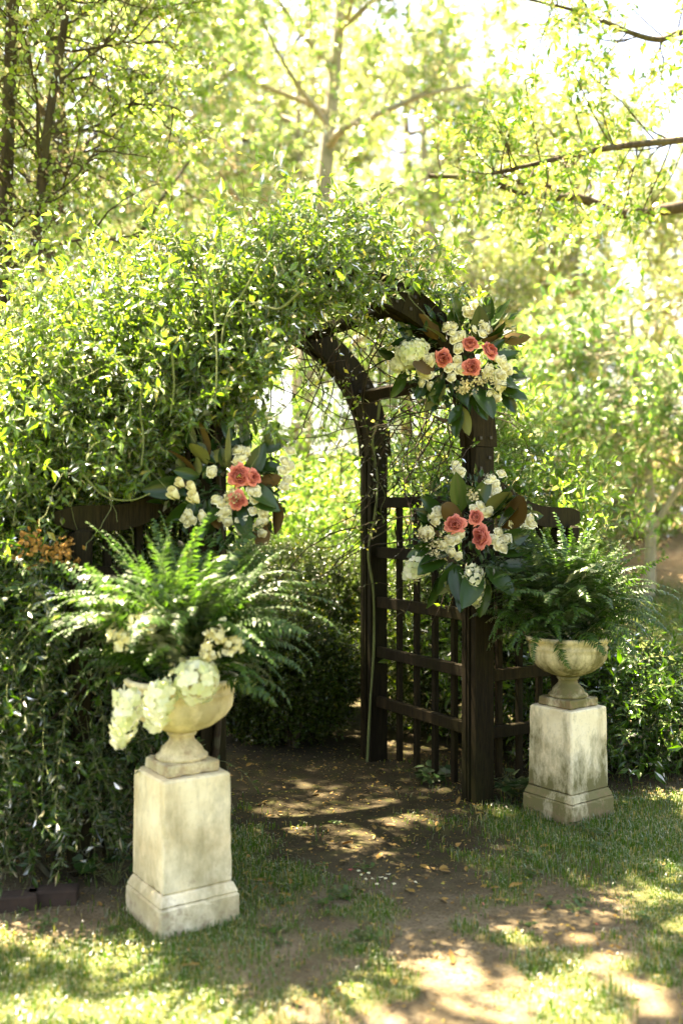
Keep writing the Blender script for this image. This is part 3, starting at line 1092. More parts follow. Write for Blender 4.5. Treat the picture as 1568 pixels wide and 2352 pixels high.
arrangement('flower arrangement on the left post with white magnolia buds and coral roses above the fern', (520, 1110), 4.50, (520, 1200),
            z3([(1100, 912, 50), (1165, 918, 38), (1092, 1025, 42)]),
            z3([(1100, 798), (1132, 800), (1085, 838), (1115, 835), (970, 890), (985, 895), (1000, 1030), (985, 1018), (1010, 1045), (1040, 1070), (1015, 1100), (1028, 1085), (1150, 990), (1180, 985), (1175, 1015),
                (865, 1090), (845, 1110), (880, 1115), (860, 1130), (1095, 1125), (1130, 1120), (1115, 1160), (1165, 1080), (1210, 1085), (1190, 1130), (1215, 1120), (1205, 1175), (1045, 1125), (935, 1098),
                (1310, 850), (1300, 890), (1330, 870), (1325, 930), (1310, 960), (1340, 800), (1225, 640)]),
            [(440, 1030, 95, 70, 2, .05), (420, 1050, 160, 65, 0, .2), (470, 1048, 20, 65, 3, .2), (425, 1085, 110, 50, 3, .3), (450, 1085, 80, 50, 3, .3), (465, 1090, 45, 48, 0, .3),
             (560, 1015, 92, 70, 2, .0), (590, 1025, 15, 80, 2, .1), (600, 1060, -10, 60, 3, .2), (520, 1150, -35, 60, 0, .3), (630, 1140, -80, 90, -1, .1), (610, 1180, -100, 90, -1, .1),
             (400, 1110, 190, 50, 1, .3), (390, 1150, 170, 55, 0, .3), (480, 1180, -110, 60, 0, .3), (560, 1190, -90, 60, 0, .3), (530, 1010, 110, 62, 0, .1), (610, 1010, 55, 60, 2, .1)]
            + ring_leaves(510, 1110, 145, 120, 26, 55, 100, 5),
            fillers=z3([(1060, 1010, 36), (1075, 1000, 30)]), rad_px=165)
# open magnolia buds in the left arrangement
left_arr = [o for o in COL.objects if o.name.startswith('flower_arrangement')][-1]
bud = rose_mesh('magnolia_bud', M['white'], [(3, .30, 1.1, 1.0, -.12), (3, .55, 1.15, .9, -.05)])
for x, y, s_ in ((407, 1135, 25), (452, 1145, 26), (446, 1116, 19), (420, 1108, 19)):
    p = pt(x, y, 4.30)
    o = part(left_arr, 'magnolia_bud', bud)
    o.location = tuple(p - np.array(left_arr.location))
    o.rotation_euler = Vector((rng.normal() * .4 - .2, -.8, .5)).to_track_quat('Z', 'Y').to_euler()
    k = s_ / F_D * 4.3
    o.scale = (k, k, k * 1.2)

# hydrangeas and small flowers in the left urn
for i, (kind, x, y, a, b, Y, lab) in enumerate((
        ('ball', 450, 1552, 52, 0, 3.70, 'round white hydrangea head resting on the rim of the pale urn'),
        ('pan', 365, 1612, 36, 105, 3.66, 'cone-shaped green-white hydrangea hanging in front of the pale urn bowl'),
        ('pan', 288, 1640, 34, 130, 3.68, 'longest green-white hydrangea cone drooping past the side of the pale urn'))):
    p = pt(x, y, Y)
    s_ = Y / F_D
    if kind == 'ball':
        me = hydrangea_mesh(46, a * s_ * .90, a * s_ * .36)
        ax = (0.05, -.6, .6)
    else:
        me = panicle_mesh(44, a * s_ * .9, b * s_, a * s_ * .50)
        ax = (-.15, -.25, -1)
    h = thing('hydrangea', lab, 'hydrangea', tuple(p))
    o = part(h, 'flower_head', me)
    o.rotation_euler = Vector(ax).to_track_quat('Z', 'Y').to_euler()
    q = np.array([PL[0], PL[1], .93]) - p
    stem = np.stack([np.array([0, 0, 0]) + q * t + np.array([0, 0, .05]) * math.sin(t * 3.14) for t in np.linspace(0, 1, 7)])
    part(h, 'stem', np_mesh('stem', *tubes(stem[None], np.full((1, 7), .0035), 5), M['vine_stem']))
for x, y, Y, r in ((278, 1455, 3.72, 34), (338, 1415, 3.74, 30), (498, 1445, 3.72, 32), (540, 1470, 3.74, 26), (480, 1490, 3.72, 20)):
    p = pt(x, y, Y)
    k = 30
    s_ = r / F_D * Y
    q = rng.normal(size=(k, 3)) * s_ * .42
    h = thing('white_blossom', 'small loose spray of white blossom among the fern fronds of the pale urn', 'flowers', tuple(p), 0, 'white blossom sprays in the left fern')
    part(h, 'petals', floret_cloud('petals', M['white'], q, unit(rng.normal(size=(k, 3)) + np.array([0, -.6, .6])), .017), kind='stuff')
    q = np.array([PL[0], PL[1], .93]) - p
    stem = np.stack([q * t + np.array([0, 0, .06]) * math.sin(t * 3.14) for t in np.linspace(0, 1, 7)])
    part(h, 'stem', np_mesh('stem', *tubes(stem[None], np.full((1, 7), .0025), 4), M['vine_stem']))

# ------------------------------------------------------------------ leafy things
def single_leaves(root, tmpl, mat, P, D, N, L, W, r, pick, base=(0, 0, 0)):
    """leaves that show largest become parts of their own; returns the mask of the rest"""
    tv, tf = tmpl
    protos = []
    for k in range(5):
        me = np_mesh('leaf', tv, tf, mat, np.full(len(tv), .08 + .17 * k))
        protos.append(me)
    X, Y_, Z = leaf_frames(D, N)
    b = np.array(base)
    for i in pick:
        o = part(root, 'leaf', protos[int(np.clip(r[i] * 5, 0, 4))])
        m = Matrix(((X[i][0] * W[i], Y_[i][0] * L[i], Z[i][0] * L[i], P[i][0] - b[0]),
                    (X[i][1] * W[i], Y_[i][1] * L[i], Z[i][1] * L[i], P[i][1] - b[1]),
                    (X[i][2] * W[i], Y_[i][2] * L[i], Z[i][2] * L[i], P[i][2] - b[2]), (0, 0, 0, 1)))
        o.matrix_local = m
    keep = np.ones(len(P), bool)
    keep[pick] = False
    return keep


def frame_pick(P, n, L, box=(0, 0, 1568, 2352)):
    """indices of the n leaves with the least depth inside the frame"""
    x = 784 + P[:, 0] / np.maximum(P[:, 1], .1) * F_D
    y = 1171 - (P[:, 2] - CAM_H) / np.maximum(P[:, 1], .1) * F_D
    ok = np.where((x > box[0]) & (x < box[2]) & (y > box[1]) & (y < box[3]) & (P[:, 1] > 1))[0]
    key = P[ok, 1] / L[ok] * rng.uniform(.9, 1.1, len(ok))
    return ok[np.argsort(key)[:n]]


def ellipsoid_starts(blobs, n, inner=.55, up_bias=0.0):
    vol = np.array([b[3] * b[4] * b[5] for b in blobs]) ** (2 / 3)
    k = rng.choice(len(blobs), n, p=vol / vol.sum())
    B = np.array(blobs)[k]
    d = unit(rng.normal(size=(n, 3)) + np.array([0, 0, up_bias]))
    r = rng.uniform(inner, 1, (n, 1))
    return B[:, :3] + d * B[:, 3:6] * r, unit(d / B[:, 3:6])


def leafy(root, P0, D0, slen, nseg, wander, droop, k, leaf_L, leaf_W, tmpl, mat, stem_mat, base=(0, 0, 0), srad=.002, singles=0, box=None,
          foliage='foliage', stems='stems', up=.5, spread=.9, filt=None):
    pts = shoot_set(P0, D0, slen, nseg, wander, droop)
    P, D, N = leaves_on(pts, k, .1, spread, up)
    if filt is not None:
        ok = filt(P)
        P, D, N = P[ok], D[ok], N[ok]
    n = len(P)
    sh = np.repeat(np.arange(len(pts)), k)
    if filt is not None:
        sh = sh[ok]
    L = leaf_L * rng.uniform(.6, 1.2, n) * rng.uniform(.7, 1.3, len(pts))[sh]
    W = L * leaf_W * rng.uniform(.8, 1.2, n)
    r = np.clip(.55 * rng.beta(2, 2.6, n) + .45 * rng.beta(1.3, 1.6, len(pts))[sh], 0, .88)
    r[rng.uniform(0, 1, n) < .03] = .98
    if singles:
        pick = frame_pick(P, singles, L, box or (0, 0, 1568, 2352))
        keep = single_leaves(root, tmpl, mat, P, D, N, L, W, r, pick, base)
    else:
        keep = np.ones(n, bool)
    b = np.array(base)
    V, F_, rr = leaf_batch(P[keep] - b, D[keep], N[keep], L[keep], W[keep], tmpl, r[keep])
    part(root, foliage, np_mesh(foliage, V, F_, mat, rr), kind='stuff')
    rad = srad * np.linspace(1, .35, nseg + 1)[None] * rng.uniform(.7, 1.3, (len(pts), 1))
    if filt is not None:
        keep_s = filt(pts[:, nseg // 2])
        pts, rad = pts[keep_s], rad[keep_s]
    V, F_ = tubes(pts - b, rad, 3)
    part(root, stems, np_mesh(stems, V, F_, stem_mat), kind='stuff')


def spline(ctrl, n=24):
    c = np.array(ctrl, float)
    c = np.vstack([2 * c[0] - c[1], c, 2 * c[-1] - c[-2]])
    out = []
    m = len(c) - 3
    for t in np.linspace(0, m - 1e-6, n):
        i = int(t); f = t - i
        p0, p1, p2, p3 = c[i:i + 4]
        out.append(.5 * (2 * p1 + (p2 - p0) * f + (2 * p0 - 5 * p1 + 4 * p2 - p3) * f * f + (3 * p1 - p0 - 3 * p2 + p3) * f ** 3))
    return np.array(out)


# the big climbing vine over the left half of the arbor
def in_arch(P):
    """keep the walk-through of the arbor open"""
    c, s_ = math.cos(U_ANG), math.sin(U_ANG)
    dx, dy = P[:, 0] - ARB[0], P[:, 1] - ARB[1]
    lx, ly = dx * c + dy * s_, -dx * s_ + dy * c
    rin = AW - .13
    hole = (ly > -.6) & (ly < AD + .2) & (((P[:, 2] < SPR) & (np.abs(lx) < rin)) | ((P[:, 2] >= SPR) & (lx ** 2 + (P[:, 2] - SPR) ** 2 < rin ** 2)))
    # the arrangement and the wing's beam on the left stay clear in front
    x = 784 + P[:, 0] / P[:, 1] * F_D
    y = 1171 - (P[:, 2] - CAM_H) / P[:, 1] * F_D
    clear = ((((x - 520) / 165) ** 2 + ((y - 1110) / 150) ** 2 < 1) & (P[:, 1] < 4.75)) | ((x > 150) & (x < 420) & (y > 1120) & (P[:, 1] < 4.6))
    right = (lx > .50) & (ly < .25) & (P[:, 2] < 2.56)
    top = (lx > .04) & (lx < .50) & (ly < .14) & (P[:, 2] < SPR + np.sqrt(np.clip((AW + .055) ** 2 - lx ** 2, 0, 9)))
    return ~(hole | clear | right | top)


vine = thing('climbing_vine', 'bright green leafy vine heaped over the top and left side of the arbor', 'vine', (-1.0, 4.9, 0))
VB = [(-1.15, 4.95, 1.95, .50, .55, .55), (-1.45, 5.05, 1.60, .50, .60, .60), (-1.75, 5.2, 1.25, .50, .6, .65), (-.85, 4.95, 2.25, .42, .5, .42), (-.55, 5.05, 2.50, .40, .5, .30),
      (-.20, 5.25, 2.72, .38, .48, .20), (.15, 5.4, 2.78, .34, .42, .15), (.45, 5.55, 2.66, .25, .35, .13), (-1.25, 4.70, 1.35, .45, .35, .45), (-1.65, 4.85, 1.05, .45, .4, .5), (-2.0, 5.3, 1.0, .5, .5, .6),
      (-.78, 4.72, 1.75, .22, .22, .55), (-1.35, 5.1, 2.1, .45, .5, .40)]
for deg in range(94, 186, 8):
    q = a2w(np.array([AW * 1.06 * math.cos(R(deg)), -.10, SPR + AW * 1.06 * math.sin(R(deg))]))
    VB.append((q[0], q[1], q[2], .17 + .06 * (deg > 95), .22, .16 + .07 * (deg > 95)))
for deg in range(52, 96, 11):
    q = a2w(np.array([(AW + .15) * math.cos(R(deg)), .02, SPR + (AW + .15) * math.sin(R(deg))]))
    VB.append((q[0], q[1], q[2] - .01, .09, .18, .06))
VB += [(-1.1, 4.65, 1.75, .35, .3, .45), (-.95, 4.6, 2.1, .3, .3, .35), (-1.5, 4.75, 1.75, .45, .4, .40), (-1.9, 4.9, 1.35, .4, .4, .4), (-1.25, 4.9, 2.45, .38, .4, .30), (-.95, 5.0, 2.62, .36, .4, .28), (-1.6, 5.0, 2.02, .42, .4, .36), (-1.95, 5.1, 1.6, .4, .4, .4), (-.6, 5.1, 2.72, .36, .4, .24)]
P0, D0 = ellipsoid_starts(VB, 4000, .58)
D0 = unit(D0 + np.array([0, -.25, .25]) + .35 * rng.normal(size=P0.shape))
leafy(vine, P0, D0, rng.uniform(.14, .50, len(P0)), 6, .30, .12, 20, .053, .40, T_LANCE, M['vine'], M['vine_stem'], vine.location, .0022, 300, (0, 450, 1000, 1300), filt=in_arch)
# long whippy shoots on the crest
P0, D0 = ellipsoid_starts([VB[i] for i in (0, 1, 3, 4, 5, 6, 12)], 150, .9, .9)
D0 = unit(D0 * .6 + np.array([-.1, 0, .5]) + .5 * rng.normal(size=P0.shape))
leafy(vine, P0, D0, rng.uniform(.35, .7, len(P0)), 9, .16, .09, 22, .058, .34, T_LANCE, M['vine'], M['vine_stem'], vine.location, .003, 0, foliage='shoot_leaves', stems='shoot_stems', filt=in_arch)
# hanging strands over the front of the mass
strands = [[(440, 555), (470, 610), (490, 680), (497, 760), (498, 850), (494, 930)], [(600, 590), (560, 660), (520, 720), (505, 800)], [(690, 660), (640, 700), (585, 690), (520, 720)],
           [(330, 860), (322, 930), (330, 1000), (325, 1060)], [(190, 1080), (240, 1130), (300, 1140), (345, 1125)], [(395, 800), (400, 880), (390, 950)]]
for st in strands:
    p3 = spline([pt(x, y, 4.26 + .04 * math.sin(i)) for i, (x, y) in enumerate(st)], 20)
    part(vine, 'strand', np_mesh('strand', *tubes((p3 - np.array(vine.location))[None], np.linspace(.006, .003, 20)[None], 6), M['vine_stem'], smooth=True))
P0, D0 = ellipsoid_starts(VB, 420, .95)
P0, D0 = P0[in_arch(P0) & (P0[:, 1] < 5.0)], D0[in_arch(P0) & (P0[:, 1] < 5.0)]
tn = shoot_set(P0, unit(D0 + np.array([0, -.6, .2]) + .5 * rng.normal(size=P0.shape)), rng.uniform(.25, .7, len(P0)), 16, .22, .07)
V, F_ = tubes(tn - np.array(vine.location), np.linspace(.0022, .0012, 17)[None].repeat(len(tn), 0), 4)
part(vine, 'tendrils', np_mesh('tendrils', V, F_, M['vine_stem']), kind='stuff')
# main trunks of the vine on the front left post
for k in range(4):
    c = [a2w(np.array([-AW - .05 + .09 * math.sin(k * 2 + t * 3) + .02 * k, -.08 + .05 * k, t * 2.3])) for t in np.linspace(0, 1, 7)]
    p3 = spline(c, 24)
    part(vine, 'trunk', np_mesh('trunk', *tubes((p3 - np.array(vine.location))[None], np.linspace(.022, .010, 24)[None], 7), M['dry_stem'], smooth=True))

# the green stem climbing the far right post
climb = thing('creeper', 'single long green vine stem climbing the far right arbor post', 'vine stem', tuple(pt(843, 1735, 6.28)))
p3 = spline([pt(x, y, 6.28) for x, y in ((843, 1740), (850, 1600), (858, 1480), (857, 1350), (845, 1260), (860, 1180), (866, 1090), (855, 1005), (868, 950), (873, 870), (868, 800), (840, 740))], 50)
part(climb, 'stem', np_mesh('stem', *tubes((p3 - np.array(climb.location))[None], (.0075 + .0012 * np.sin(np.arange(50) * .9))[None], 7), M['vine_stem'], smooth=True))
p3 = spline([pt(x, y, 6.27) for x, y in ((866, 1090), (884, 1130), (874, 1160), (880, 1185))], 16)
part(climb, 'tendril', np_mesh('tendril', *tubes((p3 - np.array(climb.location))[None], np.full((1, 16), .002), 5), M['vine_stem']))

# tangle of bare stems hanging in the back of the arbor and on the right lattice
tang = thing('bare_vine_tangle', 'tangle of thin bare brown vine stems with few yellow leaves inside the arbor', 'vine', tuple(a2w(np.array([0, AD, 0]))))
nT = 150
t = rng.uniform(.1, 3.0, nT)
lx = AW * .98 * np.cos(t); lz = SPR + AW * .98 * np.sin(t); ly = rng.uniform(.25, 1.15, nT)
side = rng.uniform(0, 1, nT) < .45
lx[side] = AW + rng.uniform(-.02, .10, side.sum()); lz[side] = rng.uniform(1.4, 2.3, side.sum()); ly[side] = rng.uniform(.1, 1.0, side.sum())
P0 = a2w(np.stack([lx, ly, lz], -1))
D0 = unit(np.stack([rng.normal(size=nT) * .6, rng.normal(size=nT) * .3 + .2, -np.ones(nT) * rng.uniform(.1, 1, nT)], -1))
pts = shoot_set(P0, D0, rng.uniform(.5, 1.35, nT), 14, .20, .03)
pts[:, :, 2] = np.maximum(pts[:, :, 2], .02)
V, F_ = tubes(pts - np.array(tang.location), np.linspace(.0045, .0018, 15)[None] * rng.uniform(.6, 1.3, (nT, 1)), 4)
part(tang, 'stems', np_mesh('stems', V, F_, M['dry_stem']), kind='stuff')
P, D, N = leaves_on(pts, 10, .1, 1.0, .3)
L = .034 * rng.uniform(.6, 1.3, len(P))
V, F_, r = leaf_batch(P - np.array(tang.location), D, N, L, L * .5, T_KITE, np.clip(rng.normal(.7, .3, len(P)), 0, 1))
part(tang, 'leaves', np_mesh('leaves', V, F_, M['vine'], r), kind='stuff')

# dark leafy shrub at the lower left
shr = thing('dark_leafy_shrub', 'tall dark green shrub with hanging lance leaves beside the pale pedestal', 'shrub', (-1.5, 4.5, 0))
SB = [(-1.45, 4.55, .95, .45, .40, .50), (-1.75, 4.6, .60, .50, .45, .55), (-1.30, 4.45, .50, .38, .32, .42), (-1.05, 4.40, .75, .25, .25, .55), (-1.95, 4.8, 1.0, .5, .5, .6), (-1.25, 4.5, 1.25, .3, .3, .3)]
P0, D0 = ellipsoid_starts(SB, 1150, .4)
D0 = unit(D0 + np.array([.05, -.45, 0]) + .3 * rng.normal(size=P0.shape))


def shrub_clear(P):
    x = 784 + P[:, 0] / P[:, 1] * F_D
    y = 1171 - (P[:, 2] - CAM_H) / P[:, 1] * F_D
    return (P[:, 2] > .10) & ~((x > 150) & (x < 420) & (y < 1330) & (P[:, 1] < 4.62)) & ~((x > 320) & (P[:, 1] < 4.15))


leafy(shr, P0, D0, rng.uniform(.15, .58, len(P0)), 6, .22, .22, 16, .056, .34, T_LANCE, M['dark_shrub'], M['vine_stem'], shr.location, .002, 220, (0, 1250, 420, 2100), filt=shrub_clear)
for k in range(7):
    a = (-1.5 + rng.normal() * .22, 4.55 + rng.normal() * .12, 0)
    p3 = spline([a, (a[0] + rng.normal() * .1, a[1], .4), (a[0] + rng.normal() * .25, a[1] - .05, .8), (a[0] + rng.normal() * .3, a[1], 1.15)], 14)
    part(shr, 'trunk', np_mesh('trunk', *tubes((p3 - np.array(shr.location))[None], np.linspace(.013, .005, 14)[None], 6), M['dry_stem'], smooth=True))

# brown spent blossom
for x, y, r in ((75, 1245, 46), (145, 1262, 36)):
    p = pt(x, y, 4.22)
    h = thing('brown_blossom', 'spent orange-brown flower cluster on the shrub beside the wing fence post', 'blossom', tuple(p), 0, 'spent blossoms on the dark shrub')
    k = 70
    s_ = r / F_D * 4.22
    part(h, 'petals', floret_cloud('petals', M['brown_fl'], rng.normal(size=(k, 3)) * np.array([s_ * .55, s_ * .3, s_ * .5]), unit(rng.normal(size=(k, 3)) + np.array([0, -.8, .2])), .012), kind='stuff')
    p3 = spline([(0, 0, 0), (.01, .10, -.05), (-.05, .25, -.2)], 8)
    part(h, 'stem', np_mesh('stem', *tubes(p3[None], np.full((1, 8), .003), 4), M['dry_stem']))


# box bushes seen through the arch
def boxwood(c, blobs, label, n, group=None):
    b = thing('boxwood_bush', label, 'bush', c)
    P0, D0 = ellipsoid_starts([(c[0] + q[0], c[1] + q[1], q[2], q[3], q[4], q[5]) for q in blobs], n, .70)
    leafy(b, P0, unit(D0 + np.array([0, -.1, .35])), rng.uniform(.05, .13, n), 3, .25, -.02, 16, .024, .60, T_KITE, M['box'], M['dry_stem'], c, .0012)
    for k in range(6):
        e = blobs[k % len(blobs)]
        p3 = spline([(rng.normal() * .03, rng.normal() * .03, -.02), (e[0] * .3 + rng.normal() * .06, e[1] * .3, .25), (e[0] + rng.normal() * .12, e[1] + rng.normal() * .1, e[2])], 12)
        part(b, 'trunk', np_mesh('trunk', *tubes(p3[None], np.linspace(.017, .006, 12)[None], 6), M['dry_stem'], smooth=True))
    return b


boxwood((-.34, 6.85, 0), [(-.08, 0, .58, .40, .36, .32), (.20, .05, .50, .24, .25, .30), (-.42, .1, .5, .3, .3, .34), (-.1, .15, .30, .5, .3, .28)], 'rounded dark box bush with bare lower stems just through the arch', 6500)
boxwood((-.55, 7.9, 0), [(.1, 0, .95, .62, .5, .42), (.6, .1, .75, .5, .4, .5), (-.6, .1, .9, .5, .45, .5), (0, 0, .4, .8, .4, .4)], 'taller sunlit box bush behind the rounded bush through the arch', 9000)
boxwood((1.05, 7.35, 0), [(0, 0, .7, .65, .45, .5), (.6, 0, .55, .5, .4, .45), (-.5, 0, .55, .4, .35, .5), (.2, 0, .3, .9, .4, .35), (-.35, .1, .95, .4, .35, .35), (.3, .1, .95, .4, .35, .3)], 'broad dark box bush behind the lattice side of the arbor', 9500)


def shrub(name, label, c, blobs, n, leaf, lw, mat, singles=0, slen=(.2, .45), droop=.08, k=14, tm=T_LANCE, box=None, group=None, wander=.2):
    b = thing(name, label, 'shrub', c, 0, group)
    P0, D0 = ellipsoid_starts([(c[0] + q[0], c[1] + q[1], c[2] + q[2], q[3], q[4], q[5]) for q in blobs], n, .5)
    leafy(b, P0, unit(D0 + np.array([0, -.1, .25]) + .25 * rng.normal(size=P0.shape)), rng.uniform(*slen, n), 6, wander, droop, k, leaf, lw, tm, mat, M['vine_stem'], c, .003, singles, box,
          filt=lambda P: P[:, 2] > c[2] + .05)
    for j in range(6):
        e = blobs[j % len(blobs)]
        p3 = spline([(rng.normal() * .06, rng.normal() * .06, -.05), (e[0] * .4 + rng.normal() * .1, e[1] * .4, e[2] * .5), (e[0] + rng.normal() * .15, e[1], e[2] + e[5] * .4)], 12)
        part(b, 'trunk', np_mesh('trunk', *tubes(p3[None], np.linspace(.02, .006, 12)[None], 6), M['dry_stem'], smooth=True))
    return b


shrub('leafy_shrub', 'low glossy green leafy shrub behind the mossy pedestal', (2.0, 6.3, 0), [(-.05, 0, .32, .45, .45, .30), (.4, .1, .24, .45, .4, .22), (-.4, .1, .36, .35, .4, .35), (.75, .3, .18, .4, .4, .18)], 1000, .075, .34, M['glossy_shrub'], 120, box=(1380, 1400, 1568, 1760))
shrub('honeysuckle_shrub', 'tall yellow-green shrub with arching shoots behind the right wing fence', (1.40, 6.9, 0), [(-.15, 0, 1.50, .32, .4, .50), (.08, .1, 1.45, .22, .3, .30), (-.3, -.1, .85, .35, .35, .5), (-.48, .1, 2.0, .25, .4, .35)],
      620, .074, .38, M['shrub'], 200, (.25, .65), .07, 18, box=(1130, 650, 1568, 1250))
for i, (x, y, s_, lab) in enumerate(((-2.2, 9.4, 1.25, 'sunlit shrub beyond the box bushes, behind the vine'), (-.7, 10.0, 1.2, 'pale sunlit shrub filling the view through the arch'), (.9, 9.6, 1.1, 'sunlit shrub beyond the lattice side of the arbor'),
                                     (1.6, 10.4, .8, 'small sunlit shrub on the lawn edge beyond the honeysuckle'), (-4.2, 10.5, 1.5, 'large shrub below the left trunk'), (-2.0, 12.3, 2.0, 'tall loose shrub behind the pale shrub through the arch'), (.5, 12.0, 1.8, 'tall loose shrub beyond the lattice, behind the sunlit shrub'), (2.8, 14.5, 1.6, 'tall shrub on the leaf-covered bank behind the honeysuckle'), (4.7, 16.0, 1.1, 'round shrub on the leaf-covered bank left of the tall bank shrub'), (5.6, 16.8, 1.3, 'tall shrub on the leaf-covered bank behind the layered young tree'))):
    z = float(ground_z(x, y))
    shrub('sunlit_shrub', lab, (x, y, z), [(0, 0, .9 * s_, .8 * s_, .6, .8 * s_), (.5 * s_, .1, .6 * s_, .6 * s_, .6, .6 * s_), (-.5 * s_, .1, 1.2 * s_, .6 * s_, .6, .7 * s_)], 750, .085, .42, M['shrub'], 0, (.3, .6), .06, 14, T_KITE)


# ------------------------------------------------------------------ trees
def child_shoots(pts, k, t0, t1, ang, L, nseg, wander, droop, Ls=None):
    n = len(pts)
    t = t0 + (t1 - t0) * (np.arange(k)[None] + rng.uniform(0, 1, (n, k))) / k
    P, T = along(pts, t)
    rd = unit(np.cross(T, rng.normal(size=P.shape)))
    a = ang * rng.uniform(.7, 1.3, (n, k, 1))
    D = T * np.cos(a) + rd * np.sin(a)
    LL = (L * rng.uniform(.65, 1.2, (n, k)) * (1.15 - .55 * t)).reshape(-1)
    if Ls is not None:
        LL = LL * np.repeat(Ls, k)
    return shoot_set(P.reshape(-1, 3), D.reshape(-1, 3), LL, nseg, wander, droop)


def tree(name, label, loc, trunks, levels, leaf, mat, bark, cat='tree', group=None, singles=0, box=None, tmpl=T_KITE, lw=.6, rz=0, up=.5, kleaf=14, filt=None):
    """trunks: list of (points, radius0, radius1) in world coordinates relative to loc"""
    tr = thing(name, label, cat, loc, rz, group)
    geo = []
    for pts_, r0, r1 in trunks:
        p3 = spline(pts_, 18)
        geo.append(tubes(p3[None], np.linspace(r0, r1, 18)[None], 9))
    cur = np.array([spline(pts_, 18) for pts_, _, _ in trunks])
    for li, (k, t0, t1, ang, L, nseg, wander, droop, r0, r1, sides) in enumerate(levels):
        cur = child_shoots(cur, k, t0, t1, R(ang), L, nseg, wander, droop)
        if filt is not None and li > 0:
            cur = cur[filt(cur[:, -1] + np.array(loc))]
        geo.append(tubes(cur, np.linspace(r0, r1, nseg + 1)[None] * rng.uniform(.7, 1.2, (len(cur), 1)), sides))
    V, F_ = merge(geo)
    part(tr, 'trunk', np_mesh('trunk', V, F_, bark, smooth=True))
    P, D, N = leaves_on(cur, kleaf, .15, .9, up)
    n = len(P)
    L = leaf * rng.uniform(.6, 1.25, n)
    W = L * lw * rng.uniform(.85, 1.15, n)
    r = np.clip(.5 * rng.beta(2, 2.4, n) + .5 * np.repeat(rng.beta(1.3, 1.5, len(cur)), kleaf), 0, .88)
    r[rng.uniform(0, 1, n) < .04] = .98
    keep = np.ones(n, bool)
    if singles:
        pick = frame_pick(P + np.array(loc), singles, L, box or (0, 0, 1568, 2352))
        keep = single_leaves(tr, tmpl, mat, P, D, N, L, W, r, pick)
    V, F_, rr = leaf_batch(P[keep], D[keep], N[keep], L[keep], W[keep], tmpl, r[keep])
    part(tr, 'crown', np_mesh('crown', V, F_, mat, rr), kind='stuff')
    return tr


# many-stemmed tree at the left edge
LT = pt(8, 1171, 7.6); LT[2] = 0
lt = LT
tree('small_leaved_tree', 'twiggy small-leaved tree with dark trunks rising behind the vine', tuple(LT),
     [([(0, 0, -.1), (.0, 0, 1.5), (-.02, .05, 3.2), (.03, .1, 5.4), (.1, .1, 7.5)], .08, .035),
      ([(.02, .05, 1.6), (.24, .0, 3.6), (.33, 0, 4.5), (.48, .05, 5.6), (.6, .1, 7.2)], .048, .02),
      ([(-.4, .1, -.1), (-.5, .1, 2.0), (-.7, .2, 4.5), (-.8, .2, 6.5)], .06, .03)],
     [(19, .14, .98, 62, 1.7, 8, .18, -.03, .013, .005, 5), (8, .15, 1, 48, .85, 6, .22, .02, .008, .003, 4), (6, .1, 1, 50, .42, 5, .26, .02, .0035, .0015, 3)],
     .043, M['left_tree'], M['bark_dark'], singles=150, box=(0, 0, 560, 900), tmpl=T_ROUND, lw=.85, kleaf=11)

# dogwood at the right with layered leaves
DT = np.array([4.0, 13.0, 0]); DT[2] = float(ground_z(4.0, 13.0))
tree('layered_young_tree', 'young tree with flat layers of large sunlit leaves on the far lawn', tuple(DT),
     [([(0, 0, -.1), (.03, 0, .9), (0, .1, 2.0), (-.15, .1, 3.0), (-.2, .1, 3.7)], .085, .03), ([(.0, 0, .8), (.5, -.2, 1.7), (.9, -.3, 2.6), (1.2, -.3, 3.3)], .05, .02)],
     [(20, .22, .98, 82, 1.9, 7, .08, .012, .020, .007, 5), (7, .2, 1, 42, .8, 5, .13, .02, .008, .004, 3), (4, .2, 1, 45, .4, 4, .13, .05, .004, .002, 3)],
     .150, M['dogwood'], M['bark_grey'], singles=200, box=(1100, 650, 1568, 1250), tmpl=T_LANCE, lw=.5, up=1.6, kleaf=8)

# prototypes for the wood behind
def wood_tree(seed, h, spread, mat, leaf, bark, label, loc, lean=.0, kl=26, n1=20):
    global rng
    rng = np.random.default_rng(seed)
    tk = [(0, 0, -.3), (lean * .3, .1, h * .25), (lean * .5 + .15, 0, h * .5), (lean, .1, h * .75), (lean * 1.2, 0, h)]
    return tree('wood_tree', label, loc, [(tk, h * .018, h * .005)],
                [(n1, .14, .98, 62, spread, 7, .14, -.04, h * .006, h * .0018, 5), (8, .2, 1, 48, spread * .42, 5, .2, 0, .018, .006, 3), (7, .1, 1, 52, spread * .22, 4, .22, .02, .006, .003, 3)],
                leaf, mat, bark, tmpl=T_KITE, lw=.7, kleaf=kl)


def gz(x, y):
    return (x, y, float(ground_z(x, y)))


